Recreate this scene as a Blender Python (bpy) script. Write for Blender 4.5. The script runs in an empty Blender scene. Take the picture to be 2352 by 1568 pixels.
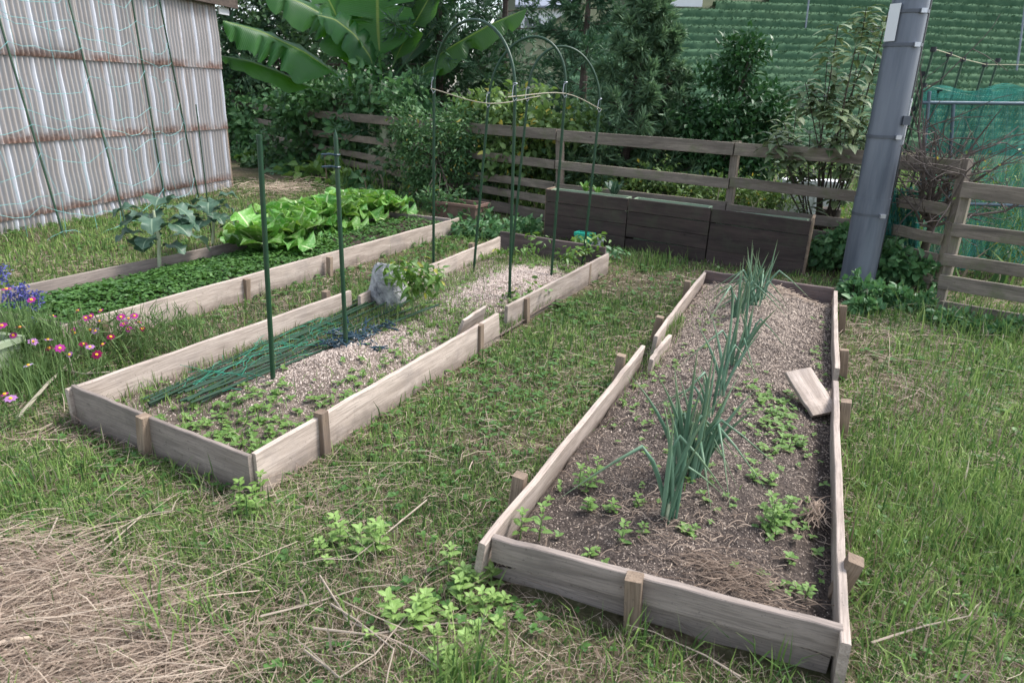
import bpy, math, random
import numpy as np
from mathutils import Vector, Matrix

random.seed(7)
RNG = np.random.default_rng(7)
S = bpy.context.scene
COL = S.collection

# ------------------------------------------------------------------ camera
CAM_H, FPX, PW, PH = 1.5, 1568.0, 2352.0, 1568.0      # pixel grid used for measuring
PITCH = math.atan((PH / 2 - 213.0) / FPX)
ROLL = 0.035
_F = Vector((0, math.cos(PITCH), -math.sin(PITCH)))
_R = Vector((1, 0, 0))
_U = _R.cross(_F)
_R2 = math.cos(ROLL) * _R + math.sin(ROLL) * _U
_U2 = -math.sin(ROLL) * _R + math.cos(ROLL) * _U
CAM = Vector((0, 0, CAM_H))
cd = bpy.data.cameras.new('camera')
cam = bpy.data.objects.new('camera', cd)
COL.objects.link(cam)
cam.matrix_world = Matrix((( _R2.x, _U2.x, -_F.x, 0), (_R2.y, _U2.y, -_F.y, 0), (_R2.z, _U2.z, -_F.z, CAM_H), (0, 0, 0, 1)))
cd.sensor_width = 36.0
cd.lens = 36.0 * FPX / PW
cd.clip_start = 0.05
cd.clip_end = 2000
cd.dof.use_dof = True
cd.dof.focus_distance = 3.4
cd.dof.aperture_fstop = 4.0
S.camera = cam

# ------------------------------------------------------------------ light
SUN_AZ = math.atan2(0.95, 0.30)       # from +Y towards +X
SUN_EL = math.radians(52)
w = bpy.data.worlds.new('World')
S.world = w
w.use_nodes = True
wn, wl = w.node_tree.nodes, w.node_tree.links
for n in list(wn):
    wn.remove(n)
sky = wn.new('ShaderNodeTexSky')
sky.sky_type = 'NISHITA'
sky.sun_disc = False
sky.sun_elevation = SUN_EL
sky.sun_rotation = SUN_AZ
sky.air_density = 1.0
sky.dust_density = 1.5
sky.ozone_density = 1.0
hs = wn.new('ShaderNodeHueSaturation')
hs.inputs['Saturation'].default_value = 0.55
bg = wn.new('ShaderNodeBackground')
bg.inputs['Strength'].default_value = 0.15
wo = wn.new('ShaderNodeOutputWorld')
wl.new(sky.outputs[0], hs.inputs['Color'])
wl.new(hs.outputs[0], bg.inputs['Color'])
wl.new(bg.outputs[0], wo.inputs['Surface'])
sd = bpy.data.lights.new('sun', 'SUN')
sd.energy = 2.1
sd.angle = math.radians(20)
sd.color = (1.0, 0.97, 0.94)
so = bpy.data.objects.new('sun', sd)
COL.objects.link(so)
sdir = Vector((math.sin(SUN_AZ) * math.cos(SUN_EL), math.cos(SUN_AZ) * math.cos(SUN_EL), math.sin(SUN_EL)))
so.rotation_euler = sdir.to_track_quat('Z', 'Y').to_euler()
so.location = (6, 0, 12)
S.view_settings.view_transform = 'Standard'
S.view_settings.look = 'None'
S.view_settings.gamma = 1.0
S.view_settings.use_curve_mapping = False
S.view_settings.exposure = 1.3
S.cycles.use_denoising = True
S.cycles.max_bounces = 8
S.cycles.transparent_max_bounces = 12
S.cycles.use_adaptive_sampling = False

# ------------------------------------------------------------------ pixel helpers
def ray(x, y):
    x, y = float(x), float(y)
    return _F + ((x - PW / 2) / FPX) * _R2 - ((y - PH / 2) / FPX) * _U2
def G(x, y, z=0.0):
    d = ray(x, y)
    return CAM + d * ((z - CAM_H) / d.z)
def AT(x, y, Y):
    d = ray(x, y)
    return CAM + d * (float(Y) / d.y)
def ON(x, y, p, n):
    d = ray(x, y)
    return CAM + d * ((p - CAM).dot(n) / d.dot(n))
def PX(p):
    q = Vector(p) - CAM
    zc = q.dot(_F)
    return (PW / 2 + FPX * q.dot(_R2) / zc, PH / 2 - FPX * q.dot(_U2) / zc)
def HZ(b, y):
    lo, hi = -1.0, 12.0
    for _ in range(40):
        m = (lo + hi) / 2
        if PX((b.x, b.y, m))[1] > y: lo = m
        else: hi = m
    return lo
def V3(*a): return Vector(a)

# ------------------------------------------------------------------ noise
_T = np.random.default_rng(3).random((256, 256))
def vn(x, y):
    x = np.asarray(x, float); y = np.asarray(y, float)
    xi = np.floor(x).astype(int); yi = np.floor(y).astype(int)
    fx = x - xi; fy = y - yi
    fx = fx * fx * (3 - 2 * fx); fy = fy * fy * (3 - 2 * fy)
    a = _T[xi % 256, yi % 256]; b = _T[(xi + 1) % 256, yi % 256]
    c = _T[xi % 256, (yi + 1) % 256]; d = _T[(xi + 1) % 256, (yi + 1) % 256]
    return (a * (1 - fx) + b * fx) * (1 - fy) + (c * (1 - fx) + d * fx) * fy
def fbm(x, y): return 0.5 * vn(x, y) + 0.3 * vn(x * 2.1 + 7, y * 2.1 + 3) + 0.2 * vn(x * 4.3 + 1, y * 4.3 + 9)
def gz(x, y):
    return 0.03 * (fbm(np.asarray(x) * 1.3 + 20, np.asarray(y) * 1.3 + 20) - 0.55) + 0.012 * (vn(np.asarray(x) * 7 + 50, np.asarray(y) * 7 + 50) - 0.5)

# ------------------------------------------------------------------ mesh helpers
def mesh_np(name, V, tris=None, quads=None, col=None, smooth=False):
    me = bpy.data.meshes.new(name)
    V = np.asarray(V, np.float32)
    me.vertices.add(len(V))
    me.vertices.foreach_set('co', V.ravel())
    parts, tot = [], []
    if tris is not None and len(tris):
        parts.append(np.asarray(tris, np.int32).ravel()); tot.append(np.full(len(tris), 3, np.int32))
    if quads is not None and len(quads):
        parts.append(np.asarray(quads, np.int32).ravel()); tot.append(np.full(len(quads), 4, np.int32))
    li = np.concatenate(parts); lt = np.concatenate(tot)
    ls = np.concatenate([[0], np.cumsum(lt)[:-1]]).astype(np.int32)
    me.loops.add(len(li)); me.loops.foreach_set('vertex_index', li)
    me.polygons.add(len(lt)); me.polygons.foreach_set('loop_start', ls); me.polygons.foreach_set('loop_total', lt)
    if smooth: me.polygons.foreach_set('use_smooth', np.ones(len(lt), bool))
    me.update(calc_edges=True)
    if col is not None:
        at = me.attributes.new('col', 'FLOAT_COLOR', 'POINT')
        c4 = np.ones((len(V), 4), np.float32); c4[:, :3] = col
        at.data.foreach_set('color', c4.ravel())
    return me

class MB:
    def __init__(s): s.v = []; s.f = []; s.c = []; s.n = 0
    def add(s, v, f, c=(0.5, 0.5, 0.5)):
        v = np.asarray(v, float).reshape(-1, 3)
        c = np.asarray(c, float)
        if c.ndim == 1: c = np.tile(c, (len(v), 1))
        s.v.append(v); s.c.append(c)
        n = s.n
        s.f.extend([tuple(int(i) + n for i in q) for q in f])
        s.n += len(v)
        return s
    def box(s, lo, hi, M=None, c=(0.5, 0.5, 0.5)):
        x0, y0, z0 = lo; x1, y1, z1 = hi
        v = np.array([(x0,y0,z0),(x1,y0,z0),(x1,y1,z0),(x0,y1,z0),(x0,y0,z1),(x1,y0,z1),(x1,y1,z1),(x0,y1,z1)], float)
        if M is not None: v = xf(M, v)
        return s.add(v, [(0,3,2,1),(4,5,6,7),(0,1,5,4),(1,2,6,5),(2,3,7,6),(3,0,4,7)], c)
    def tube(s, pts, r, n=6, c=(0.5, 0.5, 0.5), caps=True):
        P = np.array([tuple(p) for p in pts], float)
        m = len(P)
        r = np.full(m, r, float) if np.isscalar(r) else np.asarray(r, float)
        T = np.gradient(P, axis=0) if m > 2 else np.tile(P[-1] - P[0], (m, 1))
        T /= np.linalg.norm(T, axis=1)[:, None] + 1e-12
        up = np.array([0, 0, 1.0]) if abs(T[0][2]) < 0.9 else np.array([1.0, 0, 0])
        a = np.cross(T[0], up); a /= np.linalg.norm(a)
        V = []
        for i in range(m):
            a = a - T[i] * (a @ T[i]); a /= np.linalg.norm(a) + 1e-12
            b = np.cross(T[i], a)
            th = np.arange(n) * 2 * math.pi / n
            V.append(P[i] + r[i] * (np.cos(th)[:, None] * a + np.sin(th)[:, None] * b))
        F = [(i*n+j, i*n+(j+1) % n, (i+1)*n+(j+1) % n, (i+1)*n+j) for i in range(m-1) for j in range(n)]
        s.add(np.concatenate(V), F, c)
        if caps: s.add(V[0], [tuple(range(n-1, -1, -1))], c); s.add(V[-1], [tuple(range(n))], c)
        return s
    def grid(s, P, c=None, closed=False):
        # P: (a,b,3) array
        a, b = P.shape[:2]
        F = [(i*b+j, i*b+j+1, (i+1)*b+j+1, (i+1)*b+j) for i in range(a-1) for j in range(b-1)]
        if closed: F += [(i*b+b-1, i*b, (i+1)*b, (i+1)*b+b-1) for i in range(a-1)]
        cc = (0.5, 0.5, 0.5) if c is None else c.reshape(-1, 3)
        return s.add(P.reshape(-1, 3), F, cc)
    def mesh(s, name, smooth=False):
        me = bpy.data.meshes.new(name)
        V = np.concatenate(s.v)
        me.from_pydata(V.tolist(), [], s.f)
        at = me.attributes.new('col', 'FLOAT_COLOR', 'POINT')
        c4 = np.ones((len(V), 4), np.float32); c4[:, :3] = np.concatenate(s.c)
        at.data.foreach_set('color', c4.ravel())
        if smooth: me.polygons.foreach_set('use_smooth', np.ones(len(me.polygons), bool))
        me.update()
        return me
    def build(s, name, mat, parent=None, smooth=False, M=None, **k):
        return obj(name, s.mesh(name, smooth), mat, parent, M, **k)

def xf(M, v):
    A = np.array(M)
    return np.asarray(v) @ A[:3, :3].T + A[:3, 3]

def tag(o, label=None, cat=None, group=None, kind=None):
    if label: o['label'] = label
    if cat: o['category'] = cat
    if group: o['group'] = group
    if kind: o['kind'] = kind
    return o

def obj(name, me, mat, parent=None, M=None, label=None, cat=None, group=None, kind=None):
    o = bpy.data.objects.new(name, me)
    COL.objects.link(o)
    if mat is not None and not me.materials: me.materials.append(mat)
    M = Matrix.Identity(4) if M is None else M
    if parent is not None:
        o.parent = parent
        W = Matrix.Identity(4)
        q = parent
        while q is not None:
            W = q.matrix_basis @ W; q = q.parent
        o.matrix_basis = W.inverted() @ M
    else:
        o.matrix_basis = M
    return tag(o, label, cat, group, kind)

def thing(name, loc, label, cat, group=None):
    o = bpy.data.objects.new(name, None)
    o.empty_display_size = 0.1
    COL.objects.link(o)
    o.matrix_basis = Matrix.Translation(Vector(loc))
    return tag(o, label, cat, group)

def origin_at(me, p):
    me.transform(Matrix.Translation(-Vector(p)))
    return Matrix.Translation(Vector(p))

# ------------------------------------------------------------------ materials
def mat_new(name):
    m = bpy.data.materials.new(name); m.use_nodes = True
    nt = m.node_tree
    for n in list(nt.nodes): nt.nodes.remove(n)
    return m, nt
class NB:
    def __init__(s, nt): s.nt = nt
    def n(s, t, ins=None, **props):
        x = s.nt.nodes.new(t)
        for k, v in props.items(): setattr(x, k, v)
        for k, v in (ins or {}).items():
            if hasattr(v, 'is_output'): s.nt.links.new(v, x.inputs[k])
            else: x.inputs[k].default_value = v
        return x
    def mix(s, f, a, b, bt='MIX'):
        x = s.nt.nodes.new('ShaderNodeMix'); x.data_type = 'RGBA'; x.blend_type = bt
        for i, v in ((0, f), (6, a), (7, b)):
            if hasattr(v, 'is_output'): s.nt.links.new(v, x.inputs[i])
            else: x.inputs[i].default_value = (*v, 1) if i and len(v) == 3 else v
        return x.outputs[2]
    def math(s, op, a, b=0.5, clamp=False):
        x = s.nt.nodes.new('ShaderNodeMath'); x.operation = op; x.use_clamp = clamp
        for i, v in ((0, a), (1, b)):
            if hasattr(v, 'is_output'): s.nt.links.new(v, x.inputs[i])
            else: x.inputs[i].default_value = v
        return x.outputs[0]
    def ramp(s, f, stops):
        x = s.nt.nodes.new('ShaderNodeValToRGB')
        e = x.color_ramp.elements
        while len(e) < len(stops): e.new(0.5)
        for q, (p, c) in zip(e, stops):
            q.position = p; q.color = (*c, 1) if len(c) == 3 else c
        s.nt.links.new(f, x.inputs[0])
        return x.outputs[0]
    def sstep(s, v, a, b):
        x = s.n('ShaderNodeMapRange', {'Value': v, 'From Min': a, 'From Max': b}, interpolation_type='SMOOTHSTEP')
        return x.outputs[0]
    def noise(s, vec, scale, detail=4, rough=0.55, dist=0.0):
        return s.n('ShaderNodeTexNoise', {'Vector': vec, 'Scale': scale, 'Detail': detail, 'Roughness': rough, 'Distortion': dist}).outputs[0]
    def out(s, sh): s.n('ShaderNodeOutputMaterial', {'Surface': sh})
    def obvec(s, off=True, scale=(1, 1, 1)):
        tc = s.n('ShaderNodeTexCoord').outputs['Object']
        mp = s.n('ShaderNodeVectorMath', {0: tc, 1: scale}, operation='MULTIPLY').outputs[0]
        if off:
            r = s.n('ShaderNodeObjectInfo').outputs['Random']
            r = s.math('MULTIPLY', r, 61.0)
            mp = s.n('ShaderNodeVectorMath', {0: mp, 1: r}, operation='ADD').outputs[0]
        return mp
    def bump(s, h, strength=0.3, dist=0.01):
        return s.n('ShaderNodeBump', {'Height': h, 'Strength': strength, 'Distance': dist}).outputs[0]

def wood_mat(name, light, mid, dark, stain, moss=None, moss_amt=0.3, rough=0.82, stain_amt=0.5, var=0.25, splash=0.0):
    m, nt = mat_new(name); b = NB(nt)
    v = b.obvec(True, (1.0, 6.0, 9.0))
    v2 = b.obvec(True, (1, 1, 1))
    g1 = b.noise(v, 2.2, 6, 0.62, 0.6)
    g2 = b.noise(b.obvec(True, (2.5, 60, 70)), 3.0, 3, 0.6)
    c = b.ramp(g1, [(0.28, dark), (0.47, mid), (0.7, light)])
    c = b.mix(b.math('MULTIPLY', b.sstep(g2, 0.46, 0.62), 0.6), c, tuple(x * 0.62 for x in mid))
    st = b.sstep(b.noise(v2, 3.5, 5, 0.65), 0.5, 0.72)
    c = b.mix(b.math('MULTIPLY', st, stain_amt), c, stain)
    # knots
    vo = b.n('ShaderNodeTexVoronoi', {'Vector': b.obvec(True, (1.0, 0.4, 1.9)), 'Scale': 3.1})
    kn = b.sstep(vo.outputs['Distance'], 0.075, 0.02)
    c = b.mix(b.math('MULTIPLY', kn, 0.75), c, tuple(x * 0.35 for x in dark))
    # fine specks
    sp = b.sstep(b.noise(v2, 90, 2, 0.5), 0.66, 0.74)
    c = b.mix(b.math('MULTIPLY', sp, 0.5), c, tuple(x * 0.4 for x in dark))
    if moss:
        ms = b.sstep(b.noise(v2, 5.5, 6, 0.7), 0.48, 0.68)
        c = b.mix(b.math('MULTIPLY', ms, moss_amt), c, moss)
    zz_ = b.n('ShaderNodeSeparateXYZ', {0: b.obvec(False)}).outputs[2]
    spl = b.math('ADD', zz_, b.math('MULTIPLY', b.math('SUBTRACT', b.noise(v2, 9, 5, 0.7), 0.5), 0.16))
    if splash: c = b.mix(b.math('MULTIPLY', b.sstep(spl, -0.085, -0.17), splash), c, (0.12, 0.095, 0.075))
    rnd = b.n('ShaderNodeObjectInfo').outputs['Random']
    br = b.math('ADD', b.math('MULTIPLY', rnd, var), 1.0 - var / 2)
    hsv = b.n('ShaderNodeHueSaturation', {'Color': c, 'Value': br}).outputs[0]
    h = b.math('ADD', b.math('MULTIPLY', g2, 0.6), g1)
    p = b.n('ShaderNodeBsdfPrincipled', {'Base Color': hsv, 'Roughness': rough, 'Specular IOR Level': 0.25, 'Normal': b.bump(h, 0.35, 0.006)})
    b.out(p.outputs[0]); return m

def leaf_mat(name, dark, light, rib=None, ribw=0.06, rough=0.5, tr=0.3, trc=None, spec=0.4, tip=None, dry=None, dryf=0.05, vein=0.0, var=0.0, ridge=False):
    m, nt = mat_new(name); b = NB(nt)
    a = b.n('ShaderNodeAttribute', attribute_name='col')
    sp = b.n('ShaderNodeSeparateColor', {'Color': a.outputs['Color']})
    r, g, bl = sp.outputs[0], sp.outputs[1], sp.outputs[2]
    tc = b.n('ShaderNodeTexCoord').outputs['Object']
    nz = b.noise(tc, 6.0, 3)
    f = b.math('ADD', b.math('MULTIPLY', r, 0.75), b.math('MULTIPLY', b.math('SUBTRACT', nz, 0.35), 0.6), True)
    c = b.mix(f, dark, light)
    if var:
        rnd = b.n('ShaderNodeObjectInfo').outputs['Random']
        c = b.n('ShaderNodeHueSaturation', {'Color': c, 'Hue': b.math('ADD', b.math('MULTIPLY', rnd, 0.03), 0.485),
             'Value': b.math('ADD', b.math('MULTIPLY', rnd, var), 1 - var / 2)}).outputs[0]
    if tip: c = b.mix(b.sstep(bl, 0.55, 1.0), c, tip)
    if vein:
        wv = b.n('ShaderNodeTexNoise', {'Vector': tc, 'Scale': 45.0, 'Detail': 2.0}).outputs[0]
        c = b.mix(b.math('MULTIPLY', b.sstep(wv, 0.5, 0.62), vein), c, rib or light)
    if rib: c = b.mix(b.sstep(g, ribw * 1.8, ribw * 0.6), c, rib)
    if dry: c = b.mix(b.sstep(r, 1 - dryf, 1 - dryf + 0.01), c, dry)
    ins = {'Base Color': c, 'Roughness': rough, 'Specular IOR Level': spec}
    if ridge:
        wv2 = b.math('SINE', b.math('MULTIPLY', b.math('SUBTRACT', bl, b.math('MULTIPLY', g, 0.03)), 520.0))
        c = b.mix(b.math('MULTIPLY', b.sstep(wv2, 0.2, 1.0), 0.06), c, tuple(x * 1.5 for x in light)); ins['Base Color'] = c
        ins['Normal'] = b.bump(b.math('ADD', wv2, b.math('MULTIPLY', nz, 2.0)), 0.35, 0.008)
    p = b.n('ShaderNodeBsdfPrincipled', ins)
    tcx = b.n('ShaderNodeHueSaturation', {'Color': c, 'Value': 1.25, 'Saturation': 1.1, 'Hue': 0.49}).outputs[0] if trc is None else b.mix(0.5, c, trc)
    t = b.n('ShaderNodeBsdfTranslucent', {'Color': tcx})
    mx = b.n('ShaderNodeMixShader', {0: tr, 1: p.outputs[0], 2: t.outputs[0]})
    b.out(mx.outputs[0]); return m

def plain(name, colr, rough=0.5, metal=0.0, spec=0.4, nscale=20.0, namt=0.25, bump=0.0, dirt=None, dirt_amt=0.4):
    m, nt = mat_new(name); b = NB(nt)
    v = b.obvec(True)
    nz = b.noise(v, nscale, 5, 0.6)
    c = b.mix(nz, tuple(x * (1 - namt) for x in colr), tuple(min(1, x * (1 + namt)) for x in colr))
    if dirt: c = b.mix(b.math('MULTIPLY', b.sstep(b.noise(v, nscale * 0.3, 5, 0.7), 0.48, 0.66), dirt_amt), c, dirt)
    ins = {'Base Color': c, 'Roughness': rough, 'Metallic': metal, 'Specular IOR Level': spec}
    if bump: ins['Normal'] = b.bump(nz, bump, 0.01)
    p = b.n('ShaderNodeBsdfPrincipled', ins)
    b.out(p.outputs[0]); return m

def attr_mat(name, stops, rough=0.8, tr=0.0, spec=0.2, chan=0):
    m, nt = mat_new(name); b = NB(nt)
    a = b.n('ShaderNodeAttribute', attribute_name='col')
    sp = b.n('ShaderNodeSeparateColor', {'Color': a.outputs['Color']})
    c = b.ramp(sp.outputs[chan], stops)
    p = b.n('ShaderNodeBsdfPrincipled', {'Base Color': c, 'Roughness': rough, 'Specular IOR Level': spec})
    sh = p.outputs[0]
    if tr:
        t = b.n('ShaderNodeBsdfTranslucent', {'Color': c})
        sh = b.n('ShaderNodeMixShader', {0: tr, 1: sh, 2: t.outputs[0]}).outputs[0]
    b.out(sh); return m

M_ = {}
M_['board'] = wood_mat('weathered_board', (0.55, 0.46, 0.395), (0.42, 0.345, 0.29), (0.25, 0.20, 0.165), (0.25, 0.215, 0.20), splash=0.6)
M_['board_grey'] = wood_mat('grey_board', (0.36, 0.30, 0.26), (0.265, 0.22, 0.19), (0.155, 0.128, 0.11), (0.135, 0.115, 0.10), splash=0.5)
M_['board_dark'] = wood_mat('old_board', (0.20, 0.155, 0.145), (0.135, 0.105, 0.10), (0.075, 0.06, 0.055), (0.17, 0.10, 0.07))
M_['stake'] = wood_mat('stake_wood', (0.34, 0.26, 0.19), (0.24, 0.175, 0.125), (0.13, 0.095, 0.07), (0.13, 0.11, 0.10), var=0.35)
M_['fence'] = wood_mat('fence_wood', (0.30, 0.25, 0.20), (0.20, 0.165, 0.135), (0.10, 0.085, 0.07), (0.09, 0.085, 0.06), (0.12, 0.14, 0.06), 0.45)
M_['planter'] = wood_mat('stained_plank', (0.078, 0.055, 0.048), (0.054, 0.039, 0.035), (0.028, 0.021, 0.019), (0.055, 0.055, 0.035), (0.07, 0.075, 0.05), 0.35, rough=0.7, var=0.4)
M_['bark'] = wood_mat('bark', (0.13, 0.10, 0.08), (0.08, 0.06, 0.05), (0.035, 0.028, 0.022), (0.06, 0.06, 0.035))
M_['twig'] = plain('dry_twig', (0.34, 0.28, 0.22), 0.9, namt=0.4)
M_['grey_twig'] = plain('grey_twig', (0.10, 0.08, 0.07), 0.9, namt=0.5)
M_['green_pole'] = plain('green_coated_pole', (0.013, 0.048, 0.022), 0.42, nscale=30, namt=0.25, dirt=(0.07, 0.08, 0.05), dirt_amt=0.2)
M_['navy'] = plain('navy_plastic', (0.010, 0.035, 0.052), 0.35, spec=0.5)
M_['wire'] = plain('galvanised_wire', (0.55, 0.56, 0.60), 0.35, 0.7)
M_['cane'] = plain('pale_cane', (0.30, 0.27, 0.20), 0.7)
M_['stem'] = plain('green_stem', (0.14, 0.22, 0.07), 0.6)

# ================================================================== beds: measured corners (tops at 0.18 m)
ZT = 0.18
BED1 = [G(-70, 692, ZT), G(145, 745, ZT), G(1050, 501, ZT), G(900, 487, ZT)]
BED2 = [G(172, 882, ZT), G(583, 1038, ZT), G(1393, 584, ZT), G(1150, 546, ZT)]
BED3 = [G(1125, 1233, ZT), G(1938, 1440, ZT), G(1918, 668, ZT), G(1620, 624, ZT)]
def quad_pt(B, u, v):          # u across (near-left -> near-right), v along
    a = np.array(B[0]); b = np.array(B[1]); c = np.array(B[2]); d = np.array(B[3])
    u = np.asarray(u)[..., None]; v = np.asarray(v)[..., None]
    return (a * (1 - u) + b * u) * (1 - v) + (d * (1 - u) + c * u) * v
def inside(B, X, Y, grow=0.0):
    P = [np.array(p)[:2] for p in B]
    cen = sum(P) / 4
    P = [cen + (p - cen) * (1 + grow) for p in P]
    r = np.ones(len(X), bool)
    for i in range(4):
        a, b = P[i], P[(i + 1) % 4]
        r &= ((b[0] - a[0]) * (Y - a[1]) - (b[1] - a[1]) * (X - a[0])) > 0
    return r
def soil3(u, v):
    rid = np.exp(-((u - 0.5) / 0.30) ** 2)
    return 0.065 + 0.085 * rid * (0.75 + 0.35 * np.clip(v * 2, 0, 1)) + 0.05 * (fbm(u * 5 + 3, v * 14 + 2) - 0.5) + 0.022 * (fbm(u * 22, v * 70) - 0.5)
def soil2(u, v):
    rid = np.exp(-((u - 0.58) / 0.22) ** 2) * (np.exp(-((v - 0.27) / 0.13) ** 2) + np.exp(-((v - 0.72) / 0.17) ** 2))
    return 0.03 + 0.10 * rid + 0.03 * (fbm(u * 5 + 9, v * 14 + 5) - 0.5) + 0.012 * (fbm(u * 22 + 5, v * 70) - 0.5)
def soil1(u, v):
    return 0.09 + 0.05 * np.sin(np.clip(u, 0, 1) * math.pi) + 0.03 * (fbm(u * 5 + 13, v * 14 + 25) - 0.5)

# ================================================================== ground
def ground_material():
    m, nt = mat_new('garden_ground'); b = NB(nt)
    v = b.obvec(False)
    n1 = b.noise(v, 1.6, 5, 0.6); n2 = b.noise(v, 28, 5, 0.65)
    c = b.ramp(n2, [(0.3, (0.045, 0.036, 0.024)), (0.5, (0.11, 0.088, 0.055)), (0.72, (0.22, 0.18, 0.125))])
    c = b.mix(b.math('MULTIPLY', b.sstep(n1, 0.42, 0.62), 0.6), c, (0.055, 0.07, 0.025))
    p = b.n('ShaderNodeBsdfPrincipled', {'Base Color': c, 'Roughness': 0.95, 'Specular IOR Level': 0.1, 'Normal': b.bump(n2, 0.8, 0.02)})
    b.out(p.outputs[0]); return m
def axis(lo, hi, step, far):
    return np.concatenate([[-far, -far * 0.3, lo - 12, lo - 4], np.arange(lo, hi + 1e-6, step), [hi + 4, hi + 12, far * 0.3, far]])
xs = axis(-7, 6, 0.1, 500.0); ys = axis(-1, 13, 0.1, 500.0)
X, Y = np.meshgrid(xs, ys, indexing='ij')
near = (X > -7) & (X < 6) & (Y > -1) & (Y < 13)
Z = np.where(near, gz(X, Y), -0.02) - np.clip((Y - 14) / 30, 0, 1) * 1.2
P = np.stack([X, Y, Z], -1)
nx, ny = X.shape
ii, jj = np.meshgrid(np.arange(nx - 1), np.arange(ny - 1), indexing='ij')
q = np.stack([ii * ny + jj, (ii + 1) * ny + jj, (ii + 1) * ny + jj + 1, ii * ny + jj + 1], -1).reshape(-1, 4)
obj('ground', mesh_np('ground', P.reshape(-1, 3), quads=q, smooth=True), ground_material(), kind='structure')

# ------------------------------------------------------------------ tea hillside
def hill_z(X, Y):
    a = -0.060 + 0.0098 * (Y - 33) / 1.5
    z = 1.5 + Y * a + 0.012 * (np.asarray(X) - 20)
    z = np.where(Y > 76, 1.5 + 76 * (-0.060 + 0.0098 * 43 / 1.5) + 0.25 * (Y - 76) + 0.012 * (np.asarray(X) - 20), z)
    fall = np.clip((np.asarray(X) + 12) / 18, 0, 1); fall = fall * fall * (3 - 2 * fall)
    return -1.6 + (z + 1.6) * fall
xs = np.linspace(-40, 90, 66); ys = np.linspace(27, 130, 60)
X, Y = np.meshgrid(xs, ys, indexing='ij')
P = np.stack([X, Y, hill_z(X, Y) - 0.15], -1)
nx, ny = X.shape
ii, jj = np.meshgrid(np.arange(nx - 1), np.arange(ny - 1), indexing='ij')
q = np.stack([ii * ny + jj, (ii + 1) * ny + jj, (ii + 1) * ny + jj + 1, ii * ny + jj + 1], -1).reshape(-1, 4)
obj('hillside', mesh_np('hillside', P.reshape(-1, 3), quads=q, smooth=True),
    plain('hill_soil', (0.055, 0.065, 0.03), 0.95, nscale=2.0, namt=0.5), kind='structure')
M_['tea'] = leaf_mat('tea_leaves', (0.046, 0.098, 0.056), (0.105, 0.175, 0.095), rough=0.9, tr=0.05, spec=0.05)
for k in range(31):
    Y0 = 33.0 + 1.5 * k
    x0 = 3.0 if Y0 < 54.5 else 3.0 + (Y0 - 54.5) * 3.0
    x1 = (2352 - 1176) / 1568 * Y0 + 8
    if x0 > x1 - 3: continue
    st = 0.30
    xx = np.arange(x0, x1, st); m = len(xx)
    curve = Y0 + 1.6 * np.sin(xx / 15.0 + 0.9) + 0.03 * (xx - 20) + 0.25 * (fbm(xx * 0.4 + k * 3.1, xx * 0.1) - 0.5)
    gap = (np.abs(xx - (24 + (k - 14) * 1.6)) < 0.5) & (k > 16)
    th = np.linspace(-0.15, math.pi + 0.15, 9)
    Wd, Hh = 0.66, 0.50
    prof = np.stack([np.cos(th) * Wd, np.sin(th) ** 0.7 * Hh if False else np.sign(np.sin(th)) * np.abs(np.sin(th)) ** 0.5 * Hh], -1)
    hs_ = np.where(gap, 0.35, 1.0)[:, None]
    jit = 1 + 0.18 * (RNG.random((m, 9)) - 0.5)
    cy = curve[:, None] + prof[None, :, 0] * jit
    cz = hill_z(xx, curve)[:, None] - 0.1 + prof[None, :, 1] * jit * hs_
    P = np.stack([np.repeat(xx[:, None], 9, 1) + 0.1 * (RNG.random((m, 9)) - 0.5), cy, cz], -1)
    quads = np.array([(i*9+j, i*9+j+1, (i+1)*9+j+1, (i+1)*9+j) for i in range(m-1) for j in range(8)])
    c1 = np.stack([np.clip(0.05 + 0.6 * np.clip(np.sin(th), 0, 1)[None, :] + 0.9 * (fbm(xx * 0.15 + k, xx * 0 + Y0 * 0.12) - 0.5)[:, None] + 0.5 * (RNG.random((m, 9)) - 0.5), 0, 1), np.full((m, 9), .5), np.full((m, 9), .5)], -1)  # tops tinted lighter, as new growth; sides darker, skylight put into the colour
    # leaf sprays standing off the hedge
    nl = int(m * 15)
    a = RNG.random(nl) * 2.6 + 0.25
    xi = RNG.random(nl) * (m - 2); i0 = xi.astype(int)
    cen = np.stack([x0 + xi * st, curve[i0] - np.cos(a) * Wd * 1.02, hill_z(xx[i0], curve[i0]) - 0.1 + np.abs(np.sin(a)) ** 0.5 * Hh * 1.03 * hs_[i0, 0]], -1)
    d = RNG.normal(size=(nl, 3)); d[:, 2] += 1.0; d /= np.linalg.norm(d, axis=1)[:, None]
    sdv = np.cross(d, RNG.normal(size=(nl, 3))); sdv /= np.linalg.norm(sdv, axis=1)[:, None]
    L = 0.10 + 0.10 * RNG.random((nl, 1))
    lv = np.stack([cen - sdv * L * 0.35, cen + sdv * L * 0.35, cen + d * L], 1).reshape(-1, 3)
    lt = np.arange(nl * 3).reshape(-1, 3) + m * 9
    lc = np.repeat(np.stack([np.clip(0.05 + 0.65 * np.sin(a) + 0.7 * (RNG.random(nl) - 0.5), 0, 1), np.full(nl, .5), np.full(nl, .5)], -1), 3, 0)  # sprays follow the same painted-in skylight, paler towards the hedge top
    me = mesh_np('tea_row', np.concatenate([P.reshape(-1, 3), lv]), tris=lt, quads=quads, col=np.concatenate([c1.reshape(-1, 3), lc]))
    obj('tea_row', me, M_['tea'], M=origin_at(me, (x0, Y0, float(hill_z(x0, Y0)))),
        label='long clipped green tea hedge running across the hillside', cat='tea hedge', group='tea hedges on the hillside')

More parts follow.
